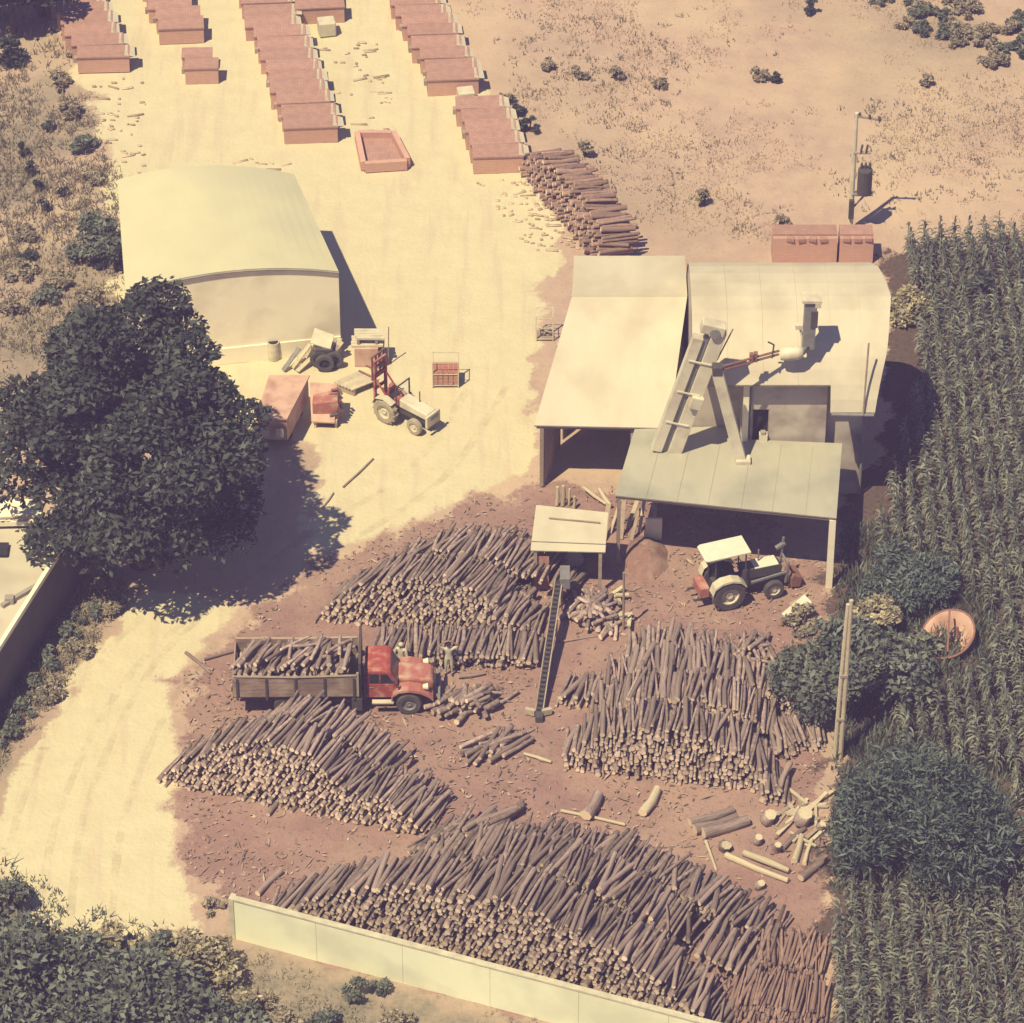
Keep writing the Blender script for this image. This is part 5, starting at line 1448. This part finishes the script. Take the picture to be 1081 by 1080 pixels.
tree(150, 594, 5.4, 5.2, 5.6, 6.6, 92, 1.3, 480, .185, 'leaf_tree', 'very large dark spreading tree shading the yard beside the vaulted shed', seed=4,
     extra=((1.0, 3.6, 10.6, 1.35), (.4, 3.2, 9.8, 1.5), (1.6, 3.0, 9.6, 1.4), (4.0, -1.6, 4.2, 1.3), (3.6, -2.6, 3.6, 1.4), (-3.2, -2.6, 3.2, 1.4), (-5.0, -.5, 4.4, 1.4), (-1.2, -3.4, 3.4, 1.3),
            (1.4, -3.2, 3.2, 1.3), (-2.2, 2.0, 9.4, 1.5), (2.6, -2.8, 5.6, 1.3)))
tree(14, 34, 2.4, 2.2, 1.6, 2.6, 16, .9, 300, .2, 'leaf_tree', 'dark rounded tree at the far end of the scrub', seed=5)
tree(44, 16, 1.5, 1.4, 1.4, 2.4, 10, .8, 260, .2, 'leaf_tree', 'small dark tree next to the end of the outermost brick row', seed=6)
bush(4, 62, 1.2, 1.2, 900, .16, 'leaf_tree', 'dark shrub below the dark rounded tree in the scrub', seed=7)
bush(104, 268, 1.6, 2.0, 2200, .15, 'leaf_bush', 'grey green bush pressed against the side of the vaulted shed', seed=8)
bush(122, 285, .9, 1.3, 900, .15, 'leaf_tree', 'dark bush in the shade of the vaulted shed side', seed=9)
for i, (x, y, h) in enumerate(((51, 138, .8), (24, 165, .95), (33, 187, .95), (39, 203, .9), (45, 222, .95), (68, 208, .7))):
    bush(x, y, .32, h, 260, .1, 'leaf_tree', 'small dark upright shrub in the line across the pink field', 'line of small upright shrubs', seed=20 + i, cl=5)
for i, (x, y, r, mt) in enumerate(((28, 250, .7, 'leaf_grey'), (60, 300, .9, 'leaf_grey'), (22, 290, .9, 'leaf_grey'), (50, 318, .8, 'leaf_bush'), (95, 315, .7, 'leaf_grey'), (12, 330, .8, 'leaf_grey'),
                                   (75, 120, .8, 'leaf_grey'), (88, 160, .9, 'leaf_bush'), (62, 90, .8, 'leaf_grey'), (95, 190, .8, 'leaf_grey'), (30, 275, .6, 'leaf_tree'), (80, 60, .5, 'leaf_grey'))):
    bush(x, y, r, r * .8, 650, .12, mt, ('straggly grey scrub bush beside the vaulted shed and brick rows', 'greener scrub bush among the grey ones', 'dark scrub bush among the grey ones')[0 if mt == 'leaf_grey' else 1 if mt == 'leaf_bush' else 2],
         'scrub bushes on the pink field', seed=40 + i)
# verge along the shaded house wall
for i, (x, y, r, mt) in enumerate(((105, 628, .75, 'leaf_grey'), (92, 650, .8, 'leaf_bush'), (72, 672, .8, 'leaf_bush'), (80, 690, .7, 'leaf_grey'), (52, 700, .8, 'leaf_bush'), (36, 728, .8, 'leaf_bush'), (50, 735, .7, 'leaf_grey'),
                                   (18, 755, .8, 'leaf_bush'), (6, 778, .8, 'leaf_bush'), (118, 645, .6, 'leaf_grey'))):
    bush(x, y, r, .6, 700, .11, mt, 'low green weed clump along the shaded house wall' if mt == 'leaf_bush' else 'low grey weed clump beside the green ones along the house wall', 'weeds along the house wall', seed=70 + i)
# shrubs in the near corner
bush(20, 1088, 4.2, 3.6, 10000, .17, 'leaf_bush', 'large dark leafy bush at the mouth of the track', seed=90)
bush(135, 1108, 3.6, 3.2, 9000, .17, 'leaf_bush', 'broad leafy bush between the track and the dry verge', seed=91)
bush(225, 1110, 2.1, 1.9, 4200, .15, 'leaf_bush', 'leafy bush hung with pale leaves near the end of the boundary wall', seed=92)
bush(205, 1040, 1.7, 2.0, 2300, .14, 'leaf_pale', 'pale leaved bush in front of the broad leafy one', seed=93)
bush(245, 1075, 1.1, 1.3, 900, .14, 'leaf_pale', 'smaller pale leaved bush nearer the boundary wall', seed=103)
bush(118, 1015, 1.0, 2.0, 700, .14, 'leaf_pale', 'open sprawling shrub with bare tips on the track edge', seed=94, cl=9)
bush(60, 1010, .9, 1.5, 800, .14, 'leaf_grey', 'grey shrub on the track edge', seed=95)
bush(165, 1030, 1.3, 2.3, 1000, .14, 'leaf_bush', 'loose tall shrub rising between the pale leaved ones', seed=98, cl=12)
bush(88, 1040, 1.4, 2.2, 1100, .14, 'leaf_bush', 'loose green shrub behind the open sprawling one', seed=99, cl=12)
bush(10, 965, 1.2, 1.4, 1500, .15, 'leaf_bush', 'dark shrub at the very edge of the track mouth', seed=96)
bush(225, 960, .45, .5, 260, .1, 'leaf_grey', 'tiny weed beside the end of the boundary wall', seed=97)
for i, (x, y, r, h) in enumerate(((378, 1052, .6, .8), (300, 1085, .9, .7), (345, 1088, .9, .7), (420, 1085, .7, .6), (402, 1046, .4, .5), (275, 1060, .6, .5))):
    bush(x, y, r, h, 600, .11, 'leaf_bush' if i % 2 == 0 else 'leaf_grey', 'low bush on the dry ground before the boundary wall' if i % 2 == 0 else 'greyish low bush on the dry ground before the boundary wall', 'low bushes before the boundary wall', seed=100 + i)
# bushes on the maize side
bush(900, 738, 3.1, 3.0, 9500, .16, 'leaf_bush', 'big round leafy bush beside the twin pole', seed=120)
bush(970, 908, 3.8, 4.0, 13000, .20, 'leaf_fine', 'largest feathery bush spilling over the maize edge', seed=121, asp=.2, up=.1)
bush(955, 630, 2.1, 2.6, 4200, .15, 'leaf_fine', 'feathery bush in the shade of the vaulted gable', seed=122, asp=.3)
bush(925, 668, 1.2, 1.7, 1500, .15, 'leaf_pale', 'pale leaved straggly shrub beside the pink tub', seed=123)
bush(968, 694, .9, 1.2, 900, .16, 'leaf_corn', 'thin shrub drooping over the pink tub', seed=124)
bush(848, 660, .9, .8, 900, .12, 'leaf_grey', 'grey low bush at the foot of the pale post', seed=125)
bush(958, 330, 1.2, 1.3, 1200, .16, 'leaf_pale', 'dry pale bush at the corner of the maize', seed=126)
bush(1035, 318, 1.0, 2.0, 1500, .16, 'leaf_tree', 'dark bush standing up out of the maize', seed=127)
# shrubs of the dry field
for i, (x, y, r, h, mt) in enumerate(((558, 138, .55, .8, 'leaf_tree'), (545, 122, .5, .7, 'leaf_tree'), (535, 110, .5, .6, 'leaf_grey'), (618, 165, .5, .9, 'leaf_grey'), (742, 218, .45, 1.0, 'leaf_grey'), (825, 240, .4, .9, 'leaf_grey'),
                                      (612, 80, .5, .6, 'leaf_grey'), (650, 84, .4, .8, 'leaf_grey'), (578, 72, .4, .7, 'leaf_grey'), (800, 82, .6, .5, 'leaf_grey'), (818, 86, .3, .6, 'leaf_tree'), (857, 14, .4, .9, 'leaf_tree'),
                                      (695, 92, .4, .6, 'leaf_grey'), (978, 90, .35, .6, 'leaf_grey'))):
    bush(x, y, r, h, 300, .12, mt, 'grey tuft standing in the dry field' if mt == 'leaf_grey' else 'dark small shrub in the dry field', 'shrubs of the dry field', seed=140 + i)
k = 0
for i in range(30):
    t = random.random(); x = 900 + 200 * t + random.uniform(-26, 26); y = 8 + 70 * t * t + random.uniform(-14, 36) - 18
    bush(x, y, random.uniform(.5, 1.0), random.uniform(.35, .7), 420, .13, random.choice(('leaf_grey', 'leaf_bush', 'leaf_grey')), 'low shrub in the grey green belt crossing the dry field', 'belt of shrubs in the dry field', seed=160 + i)


# ---- maize
def corn_variant(i):
    rg = np.random.default_rng(500 + i); V = []; F = []
    h = rg.uniform(1.5, 1.9)
    for k in range(3):     # stalk: three-sided
        a = k * 2.094; V += [(.018 * math.cos(a), .018 * math.sin(a), 0), (.012 * math.cos(a), .012 * math.sin(a), h)]
    F += [(0, 2, 3, 1), (2, 4, 5, 3), (4, 0, 1, 5)]
    a0 = rg.uniform(0, 6.28)
    for j in range(10):
        a = a0 + (j % 2) * math.pi + rg.normal() * .35; z = h * (.2 + .78 * j / 10); L = rg.uniform(.38, .62) * (1 - .25 * abs(j - 5) / 5); w = rg.uniform(.03, .048)
        d = np.array([math.cos(a), math.sin(a), 0]); s = np.array([-d[1], d[0], 0]); o = len(V)
        for q, (u, zz, ww) in enumerate(((0, 0, .4), (.35, .22, 1), (.75, .18, .9), (1.05, -.18 - rg.uniform(0, .25), .12))):
            p = d * u * L + np.array([0, 0, z + zz * L]); tw = rg.normal() * .02
            V += [tuple(p + s * w * ww + [0, 0, tw]), tuple(p - s * w * ww - [0, 0, tw])]
        for q in range(3): F.append((o + q * 2, o + q * 2 + 1, o + q * 2 + 3, o + q * 2 + 2))
    # tassel
    o = len(V); V += [(-.05, 0, h), (.05, 0, h), (.09, .02, h + .28), (-.08, -.03, h + .26)]; F.append((o, o + 1, o + 2, o + 3))
    return np.array(V), np.array(F)


def maize():
    var = [corn_variant(i) for i in range(8)]
    mes = [raw_mesh('maize_plant', V, F, None, ['leaf_corn']) for V, F in var]
    poly = gp([(950, 262), (1000, 255), (1240, 250), (1240, 1150), (880, 1150), (878, 948), (1000, 940), (1062, 945), (1078, 880), (1060, 820), (950, 815), (945, 745), (1040, 722), (1046, 655), (1005, 612), (985, 610), (918, 590), (938, 500), (968, 400), (968, 330)])
    pts = []
    for x in np.arange(8, 30, .68):
        for y in np.arange(-34, 24, .21):
            pts.append((x + random.gauss(0, .035), y + random.gauss(0, .08)))
    P_ = np.array(pts); ins = inside(poly, P_[:, 0], P_[:, 1]) > .12
    P_ = P_[ins]
    near = []
    for i, (x, y) in enumerate(P_):
        # those whose foot lies in the picture, biggest (nearest) first
        v = Vector((x, y, .8)) - CAM; dep = v.y * CP - v.z * SP; sx = 540.5 + FPX * v.x / dep; sy = 540 - FPX * (v.y * SP + v.z * CP) / dep
        if 0 < sx < 1075 and sy < 1075: near.append((dep, i))
    near.sort(); pick = {i for _, i in near[:290]}
    Vs, Fs, o = [], [], 0
    for i, (x, y) in enumerate(P_):
        v = random.randrange(8); a = random.uniform(0, 6.28); s = random.uniform(.6, .95)
        if i in pick:
            ob = link('maize_plant', mes[v]); ob.location = (x, y, 0); ob.rotation_euler = (random.gauss(0, .06), random.gauss(0, .06), a); ob.scale = (s, s, s)
            tag(ob, 'maize plant in the dense patch below the largest feathery bush', 'maize plant', 'maize plants of the near patch'); continue
        V, F = var[v]; c, sn = math.cos(a) * s, math.sin(a) * s
        W = np.stack([V[:, 0] * c - V[:, 1] * sn + x, V[:, 0] * sn + V[:, 1] * c + y, V[:, 2] * s], 1)
        Vs.append(W); Fs.append(F + o); o += len(V)
    tag(link('maize_field', raw_mesh('maize_field', np.concatenate(Vs), np.concatenate(Fs), None, ['leaf_corn'])), 'dense field of ripening maize along the works building', 'maize', kind='stuff')
    print('maize', len(P_), len(pick))


maize()


# ---- ground cover nobody could count
def blades(name, pts, hgt, mat, label, n=6, spread=.12, w=.02):
    pts = np.asarray(pts); m = len(pts); rg = RNG
    B = np.repeat(pts, n, 0); k = len(B); a = rg.uniform(0, 6.28, k); h = hgt * rg.uniform(.5, 1.3, k) * np.repeat(rg.uniform(.6, 1.4, m), n)
    off = rg.normal(size=(k, 2)) * spread; lean = rg.normal(size=(k, 2)) * .35
    base = np.stack([B[:, 0] + off[:, 0], B[:, 1] + off[:, 1], np.zeros(k) - .02], 1); d = np.stack([np.cos(a), np.sin(a), np.zeros(k)], 1) * (w * rg.uniform(.7, 1.6, k))[:, None]
    tip = base + np.stack([lean[:, 0] * h, lean[:, 1] * h, h], 1)
    V = np.stack([base - d, base + d, tip + d * .3, tip - d * .3], 1).reshape(-1, 3)
    tag(link(name, raw_mesh(name, V, np.arange(k * 4).reshape(k, 4), None, [mat])), label, kind='stuff')


def scatter(poly, n, thr=None, f=.3, seed=0):
    x = [p[0] for p in poly]; y = [p[1] for p in poly]; X = RNG.uniform(min(x), max(x), n * 3); Y = RNG.uniform(min(y), max(y), n * 3)
    k = inside(poly, X, Y) > 0
    if thr is not None: k &= fbm(X * f + seed, Y * f) > thr + RNG.normal(size=len(X)) * .05
    return np.stack([X[k], Y[k]], 1)[:n]


FIELD = gp([(460, -60), (1160, -60), (1160, 245), (945, 250), (660, 268), (600, 160), (530, 90)])
blades('dry_grass', scatter(FIELD, 3000, .46, .25), .12, 'straw', 'dry straw coloured grass of the open field', 6, .16)
blades('dry_weeds', scatter(FIELD, 700, .55, .16, 9), .18, 'leaf_grey', 'greyer weeds in patches of the dry field', 7, .18, .03)
blades('scrub_grass', scatter(Z_SCRUB, 3800, .40, .2), .26, 'leaf_grey', 'grey scrub grass beside the brick rows', 7, .16, .03)
blades('verge_grass', scatter(Z_VERGE, 1500), .22, 'leaf_grey', 'weedy grass along the track verge', 7, .14, .025)
blades('verge_grass', scatter(Z_GREEN, 1300), .25, 'leaf_bush', 'rank green grass under the near bushes', 7, .15, .03)
blades('verge_grass', scatter(Z_FRONT, 900, .44), .14, 'leaf_grey', 'sparse dry grass before the boundary wall', 6, .12, .02)


blades('rank_weeds', scatter(gp([(890, 560), (1000, 560), (1070, 690), (1075, 935), (882, 945), (884, 700)]), 1900), .42, 'leaf_bush', 'rank green weeds between bushes and maize', 8, .16, .04)


def rubble():
    zones = [gp([(88, 82), (150, 82), (160, 185), (120, 185)]), gp([(338, 45), (400, 45), (420, 140), (370, 140)]), gp([(500, 190), (560, 190), (625, 265), (560, 265)]), gp([(240, 170), (300, 165), (320, 185), (250, 185)])]
    pts = np.concatenate([scatter(z, k) for z, k in zip(zones, (50, 40, 90, 10))])
    n = len(pts); a = RNG.normal(0, .25, n); L = RNG.uniform(.05, .14, n) * np.where(RNG.random(n) < .2, 3.0, 1); w = RNG.uniform(.03, .06, n); h = RNG.uniform(.02, .05, n)
    C = np.stack([pts[:, 0], pts[:, 1], h * 0], 1); d = np.stack([np.cos(a) * L, np.sin(a) * L, 0 * a], 1); s = np.stack([-np.sin(a) * w, np.cos(a) * w, 0 * a], 1); u = np.stack([0 * h, 0 * h, h], 1)
    V = np.stack([C - d - s, C + d - s, C + d + s, C - d + s, C - d - s + u, C + d - s + u, C + d + s + u, C - d + s + u], 1).reshape(-1, 3)
    q = np.array([(4, 5, 6, 7), (0, 1, 5, 4), (1, 2, 6, 5), (2, 3, 7, 6), (3, 0, 4, 7)])
    F = (np.arange(n)[:, None, None] * 8 + q[None]).reshape(-1, 4)
    tag(link('brick_rubble', raw_mesh('brick_rubble', V, F, None, ['rubble'])), 'broken bricks and dusty clods strewn where brick rows stood', kind='stuff')


pmat('rubble', (0.52, 0.42, 0.31), (0.42, 0.31, 0.23), 1.5, 0.95, island=.35)
rubble()


def chips():
    """bark strips and wood chips trodden into the yard"""
    pts = np.concatenate([scatter(Z_DIRT, 5200, .40, .35), scatter(Z_DIRT, 1200)])
    n = len(pts); a = RNG.uniform(0, 6.28, n); L = RNG.uniform(.04, .16, n) * np.where(RNG.random(n) < .06, 2.6, 1); w = RNG.uniform(.015, .05, n)
    C = np.stack([pts[:, 0], pts[:, 1], np.full(n, .055)], 1); d = np.stack([np.cos(a) * L, np.sin(a) * L, RNG.normal(size=n) * .02], 1); s = np.stack([-np.sin(a) * w, np.cos(a) * w, RNG.normal(size=n) * .015], 1)
    V = np.stack([C - d, C + s, C + d, C - s], 1).reshape(-1, 3)
    tag(link('bark_chips', raw_mesh('bark_chips', V, np.arange(n * 4).reshape(n, 4), None, ['chip'])), 'bark strips and pale chips trodden into the reddish yard', kind='stuff')


chips()


# ---- worn wheel ruts on the track
def ruts():
    m = pmat('rut', (0.47, 0.395, 0.275), (0.40, 0.33, 0.235), 1.2, 1.0)
    nt = m.node_tree; n = nt.nodes; l = nt.links; b = n['Principled BSDF']
    tc = n.new('ShaderNodeTexCoord'); ns = n.new('ShaderNodeTexNoise'); ns.inputs['Scale'].default_value = 0.8; ns.inputs['Detail'].default_value = 6; ns.inputs['Roughness'].default_value = .75
    l.new(tc.outputs['Object'], ns.inputs['Vector']); r = n.new('ShaderNodeMapRange'); r.inputs[1].default_value = .44; r.inputs[2].default_value = .64; r.inputs[4].default_value = .2; l.new(ns.outputs[0], r.inputs[0])
    l.new(r.outputs[0], b.inputs['Alpha'])
    lines = [[(20, 960), (40, 860), (95, 740), (165, 660), (250, 605)],
             [(95, 980), (110, 860), (160, 740), (215, 670), (330, 580), (450, 500), (520, 400)]]
    for ln in lines:
        P0 = [at(*q) for q in ln]; C = []
        for i in range(len(P0) - 1):          # smooth curve through the points
            a, b_, c, d = P0[max(i - 1, 0)], P0[i], P0[i + 1], P0[min(i + 2, len(P0) - 1)]
            for k in range(12):
                t = k / 12; C.append(.5 * ((2 * b_) + (c - a) * t + (2 * a - 5 * b_ + 4 * c - d) * t * t + (3 * b_ - a - 3 * c + d) * t ** 3))
        for off in (-.78, .78):
            mb = MB(); vs = []
            for i, p in enumerate(C):
                d = (C[min(i + 1, len(C) - 1)] - C[max(i - 1, 0)]).normalized(); s = V3(d.y, -d.x, 0)
                w = .16 + .07 * (float(vnoise(i * .45 + off * 9, ln[0][0] * .37)) - .5)
                vs += [p + s * (off - w), p + s * (off + w)]
            vs = [V3(v.x, v.y, .035) for v in vs]
            mb.add(vs, [(2 * i, 2 * i + 1, 2 * i + 3, 2 * i + 2) for i in range(len(C) - 1)], 'rut')
            tag(mb.build('wheel_rut'), 'faint worn wheel rut across the pale yard', kind='structure')


ruts()
